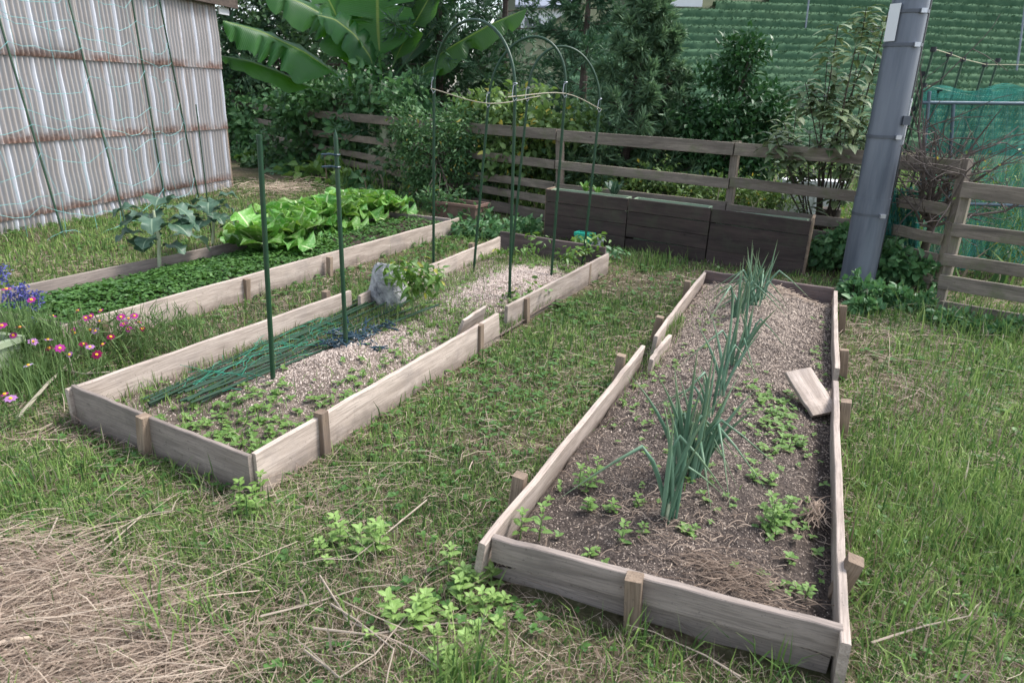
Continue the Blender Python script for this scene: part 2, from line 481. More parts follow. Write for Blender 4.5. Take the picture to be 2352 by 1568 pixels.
# ------------------------------------------------------------------ houses on the hill
M_['white_wall'] = plain('white_render', (0.72, 0.72, 0.72), 0.8, nscale=2, namt=0.06)
M_['roof_tile'] = plain('grey_roof', (0.22, 0.24, 0.29), 0.5, nscale=6, namt=0.2)
M_['glass'] = plain('window_glass', (0.05, 0.06, 0.07), 0.1, spec=0.6)
M_['brown_trim'] = plain('brown_trim', (0.20, 0.10, 0.07), 0.7)
def house(px0, px1, Y, pyb, wh, label, eave=0.5):
    a = AT(px0, pyb, Y); c = AT(px1, pyb, Y)
    L = c.x - a.x; zb = min(a.z, c.z)
    h = thing('house', ((a.x + c.x) / 2, Y + 3, zb), label, 'house')
    x0, x1 = a.x, c.x
    m = MB(); m.box((x0, Y, zb - 1.2), (x1, Y + 6, zb + wh)); m.build('wall', M_['white_wall'], h)
    m = MB(); m.box((x0 - 0.1, Y - 0.08, zb - 1.3), (x1 + 0.1, Y - 0.002, zb)); m.build('base_course', M_['brown_trim'], h)
    m = MB()
    e = eave; zt = zb + wh
    V = [(x0-e, Y-e, zt-0.1), (x1+e, Y-e, zt-0.1), (x1+e, Y+6+e, zt-0.1), (x0-e, Y+6+e, zt-0.1), (x0-e, Y+3, zt+1.6), (x1+e, Y+3, zt+1.6),
         (x0-e, Y-e, zt-0.25), (x1+e, Y-e, zt-0.25), (x1+e, Y+6+e, zt-0.25), (x0-e, Y+6+e, zt-0.25)]
    m.add(V, [(0,1,5,4), (2,3,4,5), (0,4,3), (1,2,5), (6,7,1,0), (8,9,3,2), (7,8,2,1), (9,6,0,3), (9,8,7,6)])
    m.build('roof', M_['roof_tile'], h)
    nw = max(2, int(L / 2.6))
    for i in range(nw):
        cx = x0 + (i + 0.5) * L / nw
        m = MB(); m.box((cx - 0.7, Y - 0.06, zb + 0.9), (cx + 0.7, Y - 0.003, zb + 2.1)); f = m.build('window', M_['wire'], h)
        for s in (-1, 1):
            m = MB(); m.box((cx + s * 0.34 - 0.31, Y - 0.075, zb + 0.96), (cx + s * 0.34 + 0.31, Y - 0.063, zb + 2.04)); m.build('pane', M_['glass'], f)
    return h
def hill_at(px, py):
    best = min((abs(PX((AT(px, 200, Y).x, Y, float(hill_z(AT(px, 200, Y).x, Y))))[1] - py), Y) for Y in np.arange(40, 75, 0.25))
    return float(best[1])
house(1480, 1612, hill_at(1550, 27) + 1.2, 21, 2.7, 'white house with a brown base above the tea hedges')
house(1195, 1300, 60, 105, 3.0, 'pale house behind the conifers left of the tea field')
# field poles
for (px, py, ptop, Y) in ((1853, 52, -60, 56), (2347, 130, -20, 48)):
    b_ = AT(px, py, Y); b_.z = float(hill_z(b_.x, Y)) - 0.2
    t_ = AT(px + 12, ptop, Y)
    m = MB(); m.tube([b_, t_], 0.06, 8, caps=True)
    me = m.mesh('field_pole'); M = origin_at(me, b_)
    o = obj('field_pole', me, M_['roof_tile'], M=M, label='thin grey pole standing among the tea hedges', cat='pole', group='poles in the tea field')

# ================================================================== boards
def board_mesh(L, h, t, seed=0, bow=0.004, ch=0.003, nseg=14, name='board', end_cut=0.0):
    r = np.random.default_rng(seed)
    x = np.linspace(0, L, nseg + 1)
    bw = bow * np.sin(x / max(L, 1e-6) * math.pi) * r.choice([-1, 1]) + 0.0015 * r.normal(size=nseg + 1)
    top = 0.0012 * r.normal(size=nseg + 1)
    hy = t / 2
    prof = [(-hy + ch, -h), (hy - ch, -h), (hy, -h + ch), (hy, -ch), (hy - ch, 0), (-hy + ch, 0), (-hy, -ch), (-hy, -h + ch)]
    V = np.zeros((nseg + 1, 8, 3))
    for j, (py, pz) in enumerate(prof):
        V[:, j, 0] = x + end_cut * (pz / h) * np.where(x > L / 2, 1, 0)
        V[:, j, 1] = py + bw
        V[:, j, 2] = pz + (top if pz > -h / 2 else 0)
    F = [(i*8+j, (i+1)*8+j, (i+1)*8+(j+1) % 8, i*8+(j+1) % 8) for i in range(nseg) for j in range(8)]
    F += [tuple(range(8)), tuple(nseg*8 + j for j in range(7, -1, -1))]
    m = MB(); m.add(V.reshape(-1, 3), F)
    return m.mesh(name)
_bs = [100]
def frame(p0, p1, lean=0.0):
    x = (p1 - p0).normalized()
    y = Vector((0, 0, 1)).cross(x).normalized()
    z = x.cross(y)
    M = Matrix(((x.x, y.x, z.x, p0.x), (x.y, y.y, z.y, p0.y), (x.z, y.z, z.z, p0.z), (0, 0, 0, 1)))
    return M @ Matrix.Rotation(lean, 4, 'X')
def board(parent, p0, p1, h, mat, t=0.024, lean=0.0, off=0.0, name='board', **k):
    _bs[0] += 1
    M = frame(p0, p1, lean) @ Matrix.Translation((0, off, 0))
    return obj(name, board_mesh((p1 - p0).length, h, t, _bs[0], name=name, **k), M_[mat], parent, M)
def stake(parent, top, along, w_=0.045, h=0.36, tilt=(0, 0), mat='stake', name='stake'):
    _bs[0] += 1
    r = np.random.default_rng(_bs[0])
    x = Vector((along.x, along.y, 0)).normalized()
    y = Vector((0, 0, 1)).cross(x)
    M = Matrix(((x.x, y.x, 0, top.x), (x.y, y.y, 0, top.y), (0, 0, 1, top.z), (0, 0, 0, 1)))
    M = M @ Matrix.Rotation(tilt[0] + 0.03 * r.normal(), 4, 'X') @ Matrix.Rotation(tilt[1] + 0.03 * r.normal(), 4, 'Y') @ Matrix.Rotation(math.pi / 2, 4, 'Y')
    return obj(name, board_mesh(h, w_, w_, _bs[0], bow=0.001, nseg=3, name=name), M_[mat], parent, M @ Matrix.Translation((0, 0, w_ / 2)))

def soil_part(parent, B, fn, mat, nu=40, nv=150, name='soil'):
    u = np.linspace(0.004, 0.996, nu); v = np.linspace(0.003, 0.997, nv)
    U, Vv = np.meshgrid(u, v, indexing='ij')
    P = quad_pt(B, U, Vv); P[..., 2] = fn(U, Vv)
    q = np.array([(i*nv+j, (i+1)*nv+j, (i+1)*nv+j+1, i*nv+j+1) for i in range(nu-1) for j in range(nv-1)])
    return obj(name, mesh_np(name, P.reshape(-1, 3), quads=q, smooth=True), mat, parent)
def soil_mat(name, dark, mid, light):
    m, nt = mat_new(name); b = NB(nt)
    v = b.obvec(False)
    n2 = b.noise(v, 70, 5, 0.7); n1 = b.noise(v, 5, 4, 0.6)
    c = b.ramp(n2, [(0.32, dark), (0.5, mid), (0.7, light)])
    c = b.mix(b.math('MULTIPLY', b.sstep(n1, 0.45, 0.65), 0.45), c, dark)
    p = b.n('ShaderNodeBsdfPrincipled', {'Base Color': c, 'Roughness': 0.95, 'Specular IOR Level': 0.1, 'Normal': b.bump(n2, 1.0, 0.012)})
    b.out(p.outputs[0]); return m
M_['soil3'] = soil_mat('gritty_soil', (0.035, 0.028, 0.026), (0.085, 0.068, 0.058), (0.19, 0.15, 0.125))
M_['soil2'] = soil_mat('pale_soil', (0.07, 0.055, 0.045), (0.17, 0.135, 0.11), (0.32, 0.26, 0.215))
M_['soil1'] = soil_mat('dark_soil', (0.03, 0.025, 0.02), (0.06, 0.048, 0.036), (0.11, 0.09, 0.07))

def lerp(a, b, t): return a + (b - a) * t
# ---- bed 1 (clover and cabbages)
d1 = (BED1[2] - BED1[1]).normalized()
bed1 = thing('raised_bed', (BED1[0] + BED1[2]) / 2 * 1.0 - V3(0, 0, ZT), 'raised bed filled with clover and leafy cabbages beside the metal shed', 'raised bed')
bed1.location.z = 0
p0, p1 = G(138, 748, ZT), G(1053, 500, ZT); pm = lerp(p0, p1, 0.49)
board(bed1, p0, pm - d1 * 0.002, 0.21, 'board'); board(bed1, pm + d1 * 0.002, p1, 0.21, 'board')
p0, p1 = G(-330, 722, ZT), G(880, 487, ZT); p0 = G(-120, 690, ZT); pm = lerp(p0, p1, 0.5)
board(bed1, p0, pm - d1 * 0.002, 0.21, 'board_grey'); board(bed1, pm + d1 * 0.002, p1, 0.21, 'board_grey')
board(bed1, G(895, 487, ZT), G(1035, 502, ZT), 0.2, 'board_grey')
board(bed1, G(-110, 692, ZT - 0.01), G(152, 744, ZT - 0.02), 0.19, 'board_dark')
for (x, y) in ((235, 738), (566, 640), (757, 590), (913, 541), (1026, 508)):
    t = G(x, y, 0.165); stake(bed1, t, d1, 0.042, h=0.3)
soil_part(bed1, BED1, soil1, M_['soil1'])
# ---- bed 2
d2 = (BED2[2] - BED2[1]).normalized(); n2_ = Vector((d2.y, -d2.x, 0))
bed2 = thing('raised_bed', (0, 0, 0), 'raised bed with pale gravelly mounds holding the green hoops', 'raised bed')
bed2.location = Vector(((BED2[0].x + BED2[2].x) / 2, (BED2[0].y + BED2[2].y) / 2, 0))
board(bed2, G(582, 1040, ZT), G(1142, 719, ZT), 0.2, 'board', end_cut=-0.03)
board(bed2, G(1163, 702, ZT), G(1396, 582, ZT), 0.2, 'board', end_cut=0.0)
board(bed2, G(152, 893, ZT - 0.01), G(803, 667, ZT), 0.2, 'board')
board(bed2, G(815, 678, ZT - 0.02), G(872, 650, ZT - 0.015), 0.19, 'board', off=-0.03)
board(bed2, G(868, 656, ZT - 0.01), G(1147, 544, ZT), 0.19, 'board')
board(bed2, G(173, 881, ZT + 0.005), G(579, 1042, ZT - 0.003), 0.205, 'board_grey', t=0.02, off=-0.012)
board(bed2, G(1150, 531, 0.2), G(1392, 568, 0.2), 0.22, 'board_dark', t=0.03)
for (x, y, z, dd) in ((345, 948, 0.185, (BED2[1] - BED2[0])), (738, 945, 0.20, d2), (1100, 745, 0.18, d2), (1207, 684, 0.175, d2), (1351, 605, 0.175, d2),
                      (748, 668, 0.18, d2), (1082, 558, 0.18, d2)):
    stake(bed2, G(x, y, z) - (d2 * 0.034 if x == 345 else V3(0, 0, 0)), dd, 0.046)
soil_part(bed2, BED2, soil2, M_['soil2'])
# ---- bed 3
d3 = (BED3[2] - BED3[1]).normalized()
bed3 = thing('raised_bed', (0, 0, 0), 'raised bed of dark gritty soil planted with a row of green onions', 'raised bed')
bed3.location = Vector(((BED3[0].x + BED3[2].x) / 2, (BED3[0].y + BED3[2].y) / 2, 0))
board(bed3, G(1108, 1247, ZT), G(1477, 793, ZT), 0.2, 'board', lean=0.14)
board(bed3, G(1487, 822, ZT - 0.02), G(1532, 766, ZT - 0.02), 0.17, 'board', lean=0.10, off=-0.02)
board(bed3, G(1506, 771, ZT), G(1622, 621, ZT), 0.2, 'board', lean=0.10)
board(bed3, G(1941, 1476, ZT), G(1921, 873, ZT), 0.2, 'board', t=0.026, lean=-0.05)
board(bed3, G(1924, 846, ZT), G(1919, 667, ZT), 0.2, 'board', t=0.026, lean=-0.03)
board(bed3, G(1136, 1224, ZT), G(1936, 1434, ZT), 0.092, 'board_grey', t=0.028, off=-0.012, bow=0.001)
lo0 = G(1136, 1224, ZT) - V3(0, 0, 0.078); lo1 = G(1928, 1432, ZT) - V3(0, 0, 0.110)
board(bed3, lo0, lo1, 0.12, 'board_grey', t=0.02, off=0.016, bow=0.0005)
board(bed3, G(1620, 621, 0.19), G(1916, 662, 0.19), 0.21, 'board_dark', t=0.03)
for (x, y, z, tl) in ((1195, 1090, 0.2, (0.05, 0)), (1428, 815, 0.185, (0.06, 0)), (1516, 727, 0.18, (0.1, 0)), (1580, 645, 0.19, (0.08, 0)),
                  (1966, 1284, 0.21, (0.24, -0.05)), (1943, 920, 0.19, (-0.06, 0)), (1941, 803, 0.185, (-0.06, 0)), (1938, 702, 0.185, (-0.05, 0))):
    stake(bed3, G(x, y, z), d3, 0.046, tilt=tl)
stake(bed3, G(1458, 1322, 0.185), BED3[1] - BED3[0], 0.05, h=0.38)
soil_part(bed3, BED3, soil3, M_['soil3'], 50, 190)

# loose boards
_bs[0] += 1
p0 = G(1896, 950, 0.10); p1 = G(1838, 860, 0.22)
M = Matrix.Translation((0, 0, 0))
x = (p1 - p0).normalized(); side = (d3 * 0.85 + V3(0, 0, 0.45)).normalized(); y = side.cross(x).normalized(); z = x.cross(y)
M = Matrix(((x.x, y.x, z.x, p0.x), (x.y, y.y, z.y, p0.y), (x.z, y.z, z.z, p0.z), (0, 0, 0, 1)))
o = obj('loose_board', board_mesh((p1 - p0).length * 1.1, 0.15, 0.02, 77, name='loose_board', nseg=6), M_['board'], None, M @ Matrix.Translation((0, 0, 0.075)))
tag(o, 'short loose board lying tilted on the soil among the onions', 'board')
p0 = G(1085, 742, 0.13); p1 = G(1122, 712, 0.2)
o = obj('broken_board', board_mesh(0.30, 0.15, 0.018, 78, name='broken_board', nseg=6, end_cut=-0.06), M_['board'], None,
        frame(G(1080, 745, 0.19), G(1140, 705, 0.20), 0.35) @ Matrix.Translation((0, 0.05, 0)))
tag(o, 'broken board end tipped inwards at the gap in the side boards', 'board')

# ================================================================== shed
A0, A1 = G(0, 541, 0.0), G(536, 430, 0.0)
ws = (A1 - A0); ws.z = 0; ws.normalize()
wnrm = Vector((ws.y, -ws.x, 0))                   # faces the garden
WALL_L = 7.6
corner = A1.copy(); corner.z = 0
shed = thing('shed', corner - ws * 2.0 - wnrm * 1.4, 'garden shed clad in rusty corrugated metal sheets', 'shed')
def sheet_material():
    m, nt = mat_new('corrugated_metal'); b = NB(nt)
    a = b.n('ShaderNodeAttribute', attribute_name='col')
    sp = b.n('ShaderNodeSeparateColor', {'Color': a.outputs['Color']})
    stripe, zf, xf_ = sp.outputs[0], sp.outputs[1], sp.outputs[2]
    v = b.obvec(True)
    n1 = b.noise(v, 3.0, 5, 0.65); n2 = b.noise(v, 22, 4, 0.65); ns = b.noise(b.obvec(True, (14, 1, 1.2)), 1.5, 4, 0.6)
    c = b.ramp(ns, [(0.3, (0.46, 0.46, 0.47)), (0.5, (0.56, 0.56, 0.57)), (0.7, (0.63, 0.61, 0.60))])
    c = b.mix(b.math('MULTIPLY', b.sstep(b.noise(v, 1.7, 4, 0.6), 0.45, 0.7), 0.35), c, (0.50, 0.40, 0.33))
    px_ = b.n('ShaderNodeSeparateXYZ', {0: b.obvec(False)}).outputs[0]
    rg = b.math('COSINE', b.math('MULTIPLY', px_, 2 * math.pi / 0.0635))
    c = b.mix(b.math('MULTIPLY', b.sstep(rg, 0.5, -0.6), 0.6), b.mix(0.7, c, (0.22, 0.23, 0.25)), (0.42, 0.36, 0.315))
    c = b.mix(b.math('MULTIPLY', stripe, 0.9), c, (0.68, 0.69, 0.74))
    edge = b.math('ADD', zf, b.math('MULTIPLY', b.math('SUBTRACT', n2, 0.5), 0.22))
    r1 = b.sstep(edge, 0.14, 0.01)
    r1 = b.math('MULTIPLY', r1, b.sstep(b.math('ADD', n1, b.math('MULTIPLY', n2, 0.3)), 0.47, 0.70))
    top = b.math('MULTIPLY', b.sstep(edge, 0.45, 1.0), b.sstep(ns, 0.52, 0.68))
    lx = b.math('ADD', xf_, b.math('MULTIPLY', b.math('SUBTRACT', n2, 0.5), 0.10))
    r2 = b.math('MULTIPLY', b.sstep(lx, 0.10, 0.0), b.sstep(n1, 0.40, 0.62))
    r2 = b.math('MULTIPLY', r2, 0.7)
    rr = b.math('MAXIMUM', b.math('MAXIMUM', r1, r2), b.math('MULTIPLY', top, 0.45))
    rc = b.ramp(n2, [(0.3, (0.11, 0.05, 0.035)), (0.55, (0.23, 0.12, 0.08)), (0.75, (0.38, 0.25, 0.18))])
    c = b.mix(b.math('MULTIPLY', rr, 0.85), c, rc)
    p = b.n('ShaderNodeBsdfPrincipled', {'Base Color': c, 'Roughness': 0.6, 'Metallic': 0.1, 'Specular IOR Level': 0.3, 'Normal': b.bump(n2, 0.1, 0.004)})
    b.out(p.outputs[0]); return m
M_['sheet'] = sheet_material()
def sheet(parent, s1, z0, z1, width, layer, seed, name='corrugated_sheet'):
    # s1: distance from the corner (along -ws) of the sheet's right edge
    r = np.random.default_rng(seed)
    pitch = 0.0635; per = 8
    n = int(round(width / pitch)) * per
    t = np.linspace(0, width, n + 1)
    zz = np.array([0, 0.03, 0.25, 0.5, 0.75, 1.0]) * (z1 - z0)
    wav = 0.019 * np.cos(t / pitch * 2 * math.pi)
    idx = np.floor(t / pitch + 0.5).astype(int)
    ph = r.integers(0, 4)
    idx = np.floor(t / pitch).astype(int)
    clean = ((idx + ph) % 5 == 0) & (np.cos(t / pitch * 2 * math.pi) < 0.2)
    V = np.zeros((len(zz), n + 1, 3)); C = np.zeros((len(zz), n + 1, 3))
    for k, z in enumerate(zz):
        V[k, :, 0] = t; V[k, :, 1] = wav + layer + 0.004 * r.normal() - 0.008 * (1 - k / 5); V[k, :, 2] = z
        C[k, :, 0] = clean * (1.0 if 0.04 < z / (z1 - z0) < 0.9 else 0.15); C[k, :, 1] = z / (z1 - z0); C[k, :, 2] = t / width
    m = MB(); m.grid(V, C)
    o = corner - ws * (s1 + width) + V3(0, 0, z0)
    M = Matrix(((ws.x, wnrm.x * -1, 0, o.x), (ws.y, wnrm.y * -1, 0, o.y), (0, 0, 1, o.z), (0, 0, 0, 1)))
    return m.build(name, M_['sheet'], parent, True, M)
WT = HZ(corner, 16)
rows = [(-0.03, 0.20), (0.13, 0.92), (0.86, 1.74), (1.68, WT + 0.04)]
cols_w = 0.889
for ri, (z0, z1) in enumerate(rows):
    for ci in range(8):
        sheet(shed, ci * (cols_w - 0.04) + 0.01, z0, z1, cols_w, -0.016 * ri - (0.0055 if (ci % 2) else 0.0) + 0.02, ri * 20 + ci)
m = MB()
def shed_pt(s, d, z): return corner - ws * s - wnrm * d + V3(0, 0, z)
def slab(m, a, b, thick_dir, t, z0, z1):
    q = [a, b, b + thick_dir * t, a + thick_dir * t]
    V = [(p.x, p.y, z0) for p in q] + [(p.x, p.y, z1) for p in q]
    m.add(V, [(3,2,1,0), (4,5,6,7), (0,1,5,4), (1,2,6,5), (2,3,7,6), (3,0,4,7)])
slab(m, shed_pt(6.7, 0.06, 0), shed_pt(0.02, 0.06, 0), -wnrm, 0.05, 0, WT - 0.01)
slab(m, shed_pt(0.02, 0.112, 0), shed_pt(0.02, 3.0, 0), -ws, 0.04, 0, WT - 0.01)
slab(m, shed_pt(6.7, 0.112, 0), shed_pt(6.7, 3.0, 0), ws, 0.04, 0, WT - 0.01)
slab(m, shed_pt(6.7, 3.002, 0), shed_pt(0.02, 3.002, 0), -wnrm, 0.04, 0, WT - 0.01)
m.build('wall', M_['board_dark'], shed)
m = MB(); slab(m, shed_pt(0.01, 0.062, 0), shed_pt(0.01, 0.01, 0), ws, 0.03, 0.0, WT - 0.01); m.build('corner_post', M_['stake'], shed)
m = MB()
za, zb_ = WT + 0.07, WT + 0.9
V = [shed_pt(6.9, -0.12, za), shed_pt(-0.35, -0.12, za), shed_pt(-0.35, 3.3, zb_), shed_pt(6.9, 3.3, zb_)]
V = [tuple(p) for p in V] + [tuple(p + V3(0, 0, 0.05)) for p in V]
m.add(V, [(3,2,1,0), (4,5,6,7), (0,1,5,4), (1,2,6,5), (2,3,7,6), (3,0,4,7)])
m.build('roof', M_['planter'], shed)
m = MB(); slab(m, shed_pt(6.9, -0.12, 0), shed_pt(-0.35, -0.12, 0), wnrm, 0.03, WT + 0.01, WT + 0.125); m.build('fascia', M_['bark'], shed)
m = MB(); slab(m, shed_pt(0.02, -0.06, 0), shed_pt(-0.22, -0.06, 0), wnrm, 0.02, WT - 0.09, WT + 0.008); m.build('eave_board', M_['white_wall'], shed)

# ================================================================== fence
FPX_ = [(430, 218), (692, 249), (985, 276), (1282, 300), (1690, 328), (2020, 350), (2214, 369)]
FP = [G(x, y, 1.1) for x, y in FPX_]
for p in FP: p.z = 0
fence = thing('rail_fence', FP[3], 'weathered grey wooden rail fence running behind the garden beds', 'fence')
def fx(px):        # fence ground point under a pixel column
    xs_ = [a for a, _ in FPX_]
    px = max(xs_[0], min(xs_[-1], px))
    for i in range(len(xs_) - 1):
        if xs_[i] <= px <= xs_[i + 1]:
            # interpolate in projective manner
            a, b = FP[i], FP[i + 1]
            best = min((abs(PX(lerp(a, b, t / 60) + V3(0, 0, 1.1))[0] - px), t) for t in range(61))[1]
            return lerp(a, b, best / 60)
rz = [(1.10, 0.125), (0.76, 0.10), (0.50, 0.095), (0.34, 0.095), (0.15, 0.13)]
for i in range(len(FP) - 1):
    a, b = FP[i], FP[i + 1]
    dd = (b - a).normalized()
    for j, (zt, hh) in enumerate(rz):
        dz0, dz1 = 0.012 * RNG.normal(), 0.012 * RNG.normal()
        board(fence, a + dd * 0.006 + V3(0, 0, zt + dz0), b - dd * 0.006 + V3(0, 0, zt + dz1), hh, 'fence', t=0.032, off=-0.02, name='rail', nseg=8)
for i, p in enumerate(FP):
    dd = (FP[min(i + 1, len(FP) - 1)] - FP[max(i - 1, 0)]).normalized()
    nb = Vector((-dd.y, dd.x, 0))
    stake(fence, p + nb * 0.036 + V3(0, 0, 1.115), dd, 0.075, h=1.2, mat='fence', name='post')

# near slatted panel by the pole
Q0, Q1 = G(2140, 712, 0.0), G(2420, 775, 0.0)
pd = (Q1 - Q0).normalized(); pn = Vector((pd.y, -pd.x, 0))
panel = thing('slatted_fence_panel', Q0, 'old slatted fence panel standing in the grass in front of the green net', 'fence')
for (x0, y0, x1, y1, hh) in ((2214, 417, 2420, 440, 0.115), (2190, 512, 2420, 540, 0.10), (2170, 582, 2420, 618, 0.09), (2160, 630, 2420, 670, 0.11), (2140, 686, 2420, 733, 0.14)):
    a, b = ON(x0, y0, Q0, pn), ON(x1, y1, Q0, pn)
    board(panel, a, b + (b - a) * 0.5, hh, 'fence', t=0.028, name='rail', nseg=8)
for x, y in ((2220, 430), (2420, 445)):
    a = ON(x, y, Q0, pn) - pn * 0.045; b = ON(2154 if x < 2300 else 2380, 700 if x < 2300 else 765, Q0, pn) - pn * 0.045
    zx = (b - a).normalized(); yy = pn; zz = zx.cross(yy)
    M = Matrix(((zx.x, yy.x, zz.x, a.x), (zx.y, yy.y, zz.y, a.y), (zx.z, yy.z, zz.z, a.z), (0, 0, 0, 1)))
    obj('post', board_mesh((b - a).length + 0.1, 0.06, 0.06, 55, bow=0.001, nseg=3, name='post'), M_['fence'], panel, M @ Matrix.Translation((0, 0, 0.03)))

# ================================================================== dark planter
DP = [(G(1249, 545), 0.53), (G(1434, 573), 0.53), (G(1619, 603), 0.53), (G(1843, 632), 0.50)]
dplant = thing('planter_box', DP[1][0], 'long dark stained wooden planter box against the rail fence', 'planter')
for i in range(3):
    (a, ha), (b, hb) = DP[i], DP[i + 1]
    dd = (b - a).normalized()
    n = 4
    for k in range(n):
        g = 0.004
        za, zb2 = ha * (k + 1) / n - g, hb * (k + 1) / n - g
        hh = ha / n - g
        board(dplant, a + dd * 0.006 + V3(0, 0, za + 0.004 * RNG.normal()), b - dd * 0.006 + V3(0, 0, zb2 + 0.004 * RNG.normal()), hh, 'planter', t=0.022, name='plank', nseg=8, bow=0.003, off=0.003 * RNG.normal())
bk = Vector((0.42, 0.9, 0)).normalized()
for (p, hh, nm, mt) in ((DP[0][0], 0.53, 'end_board', 'stake'), (DP[3][0], 0.53, 'end_board', 'stake')):
    board(dplant, p + V3(0, 0, hh) + bk * 0.016, p + bk * 0.24 + V3(0, 0, hh), hh, mt, t=0.024, name=nm, nseg=5)
for i in range(3):
    a, b = DP[i][0] + bk * 0.24, DP[i + 1][0] + bk * 0.24
    board(dplant, a + V3(0, 0, 0.47), b + V3(0, 0, 0.47), 0.47, 'planter', t=0.02, name='back_board', nseg=5)
M_['tub'] = plain('pale_green_plastic', (0.25, 0.34, 0.23), 0.45, nscale=8, namt=0.12, dirt=(0.2, 0.2, 0.12), dirt_amt=0.4)
for i in range(3):
    a, b = DP[i][0], DP[i + 1][0]
    dd = (b - a).normalized(); L = (b - a).length
    zr = 0.50 if i < 2 else 0.47
    t = thing('tub', lerp(a, b, 0.5) + bk * 0.2, ['pale green plastic tub holding the big leafy greens', 'pale green plastic tub in the middle of the dark planter', 'pale green plastic tub in the slanting end of the dark planter'][i], 'tub')
    m = MB()
    def ring(ins, z): 
        q = [a + dd * (0.03 + ins) + bk * (0.03 + ins), b - dd * (0.03 + ins) + bk * (0.03 + ins), b - dd * (0.03 + ins) + bk * (0.215 - ins), a + dd * (0.03 + ins) + bk * (0.215 - ins)]
        return np.array([(p.x, p.y, z) for p in q])
    zz0 = zr + 0.02
    m.grid(np.stack([ring(0.04, 0.1), ring(0.012, zr - 0.02), ring(0.0, zr), ring(0.0, zz0), ring(0.02, zz0), ring(0.026, zr - 0.10)]), closed=True)
    m.build('body', M_['tub'], t)
    m = MB(); rr = ring(0.022, zr - 0.015); m.add(rr, [(0, 1, 2, 3)]); m.build('soil', M_['soil1'], t)

# ================================================================== utility pole
PB = G(1966, 655, 0.0)
axis_pt = AT(2093, 0, PB.y)
pdir = (axis_pt - PB).normalized()
rad = 0.5 * (G(1999, 655).x - G(1932, 655).x) * 0.98
pole = thing('utility_pole', PB, 'tall grey steel utility pole leaning by the rail fence', 'utility pole')
def pole_mat():
    m, nt = mat_new('pole_steel'); b = NB(nt)
    v = b.obvec(False, (2.5, 2.5, 0.25))
    n1 = b.noise(v, 3, 5, 0.6); n2 = b.noise(v, 40, 3)
    c = b.ramp(n1, [(0.3, (0.085, 0.098, 0.125)), (0.5, (0.145, 0.162, 0.195)), (0.72, (0.20, 0.22, 0.255))])
    c = b.mix(b.math('MULTIPLY', b.sstep(n2, 0.6, 0.75), 0.3), c, (0.2, 0.2, 0.19))
    p = b.n('ShaderNodeBsdfPrincipled', {'Base Color': c, 'Roughness': 0.45, 'Metallic': 0.25, 'Specular IOR Level': 0.4})
    b.out(p.outputs[0]); return m
M_['pole'] = pole_mat()
M_['band'] = plain('dark_band', (0.10, 0.11, 0.13), 0.5, 0.4)
M_['black'] = plain('black_plastic', (0.02, 0.022, 0.025), 0.5)
def pole_at(y):       # axis point at a pixel row
    lo, hi = -0.5, 9.0
    for _ in range(40):
        mm = (lo + hi) / 2
        if PX(PB + pdir * mm)[1] > y: lo = mm
        else: hi = mm
    return PB + pdir * lo, lo
sL = pole_at(453)[1]
m = MB(); m.tube([PB - pdir * 0.3, PB + pdir * sL], rad * 1.03, 28); m.build('lower_shaft', M_['pole'], pole, True)
m = MB(); m.tube([PB + pdir * (sL - 0.1), PB + pdir * 8.0], [rad, rad * 0.9], 28); m.build('shaft', M_['pole'], pole, True)
for yy in (29, 105, 313, 490):
    p, s_ = pole_at(yy)
    m = MB(); m.tube([p - pdir * 0.012, p + pdir * 0.012], rad * 1.055, 28)
    bd = m.build('band', M_['band'], pole, True)
    side = (CAM - p); side.z = 0; side.normalize(); rt = Vector((side.y, -side.x, 0))
    c = p + (side * 0.75 - rt * 0.66).normalized() * rad * 1.07
    mm_ = MB(); mm_.box((c.x - 0.022, c.y - 0.018, c.z - 0.016), (c.x + 0.022, c.y + 0.018, c.z + 0.016)); mm_.build('buckle', M_['wire'], bd)
rtv = Vector((1, 0.05, 0)).normalized()
m = MB(); m.tube([PB - pdir * 0.1 + rtv * rad * 1.02, PB + pdir * 7.5 + rtv * rad * 0.97], 0.030, 10); m.build('cable_guard', M_['black'], pole, True)
m = MB(); m.tube([pole_at(225)[0] + rtv * (rad + 0.008) - V3(0, 0.035, 0), pole_at(330)[0] + rtv * (rad + 0.008) - V3(0, 0.035, 0)], 0.008, 6); m.build('earth_wire', M_['wire'], pole)
pa, pb2 = pole_at(98)[0], pole_at(12)[0]
lf = (V3(-0.93, -0.36, 0)).normalized()
tg = Vector((-lf.y, lf.x, 0))
m = MB()
q = [pa + lf * (rad + 0.012) - tg * 0.05, pa + lf * (rad + 0.012) + tg * 0.05, pb2 + lf * (rad + 0.012) + tg * 0.05, pb2 + lf * (rad + 0.012) - tg * 0.05]
m.add([tuple(p) for p in q] + [tuple(p + lf * 0.004) for p in q], [(3,2,1,0), (4,5,6,7), (0,1,5,4), (1,2,6,5), (2,3,7,6), (3,0,4,7)])
m.build('number_plate', M_['white_wall'], pole)
p = pole_at(275)[0]; c = p + (V3(0.55, -0.83, 0)) * (rad + 0.012)
m = MB(); m.box((c.x - 0.03, c.y - 0.02, c.z - 0.035), (c.x + 0.03, c.y + 0.02, c.z + 0.035)); m.build('bracket', M_['band'], pole)

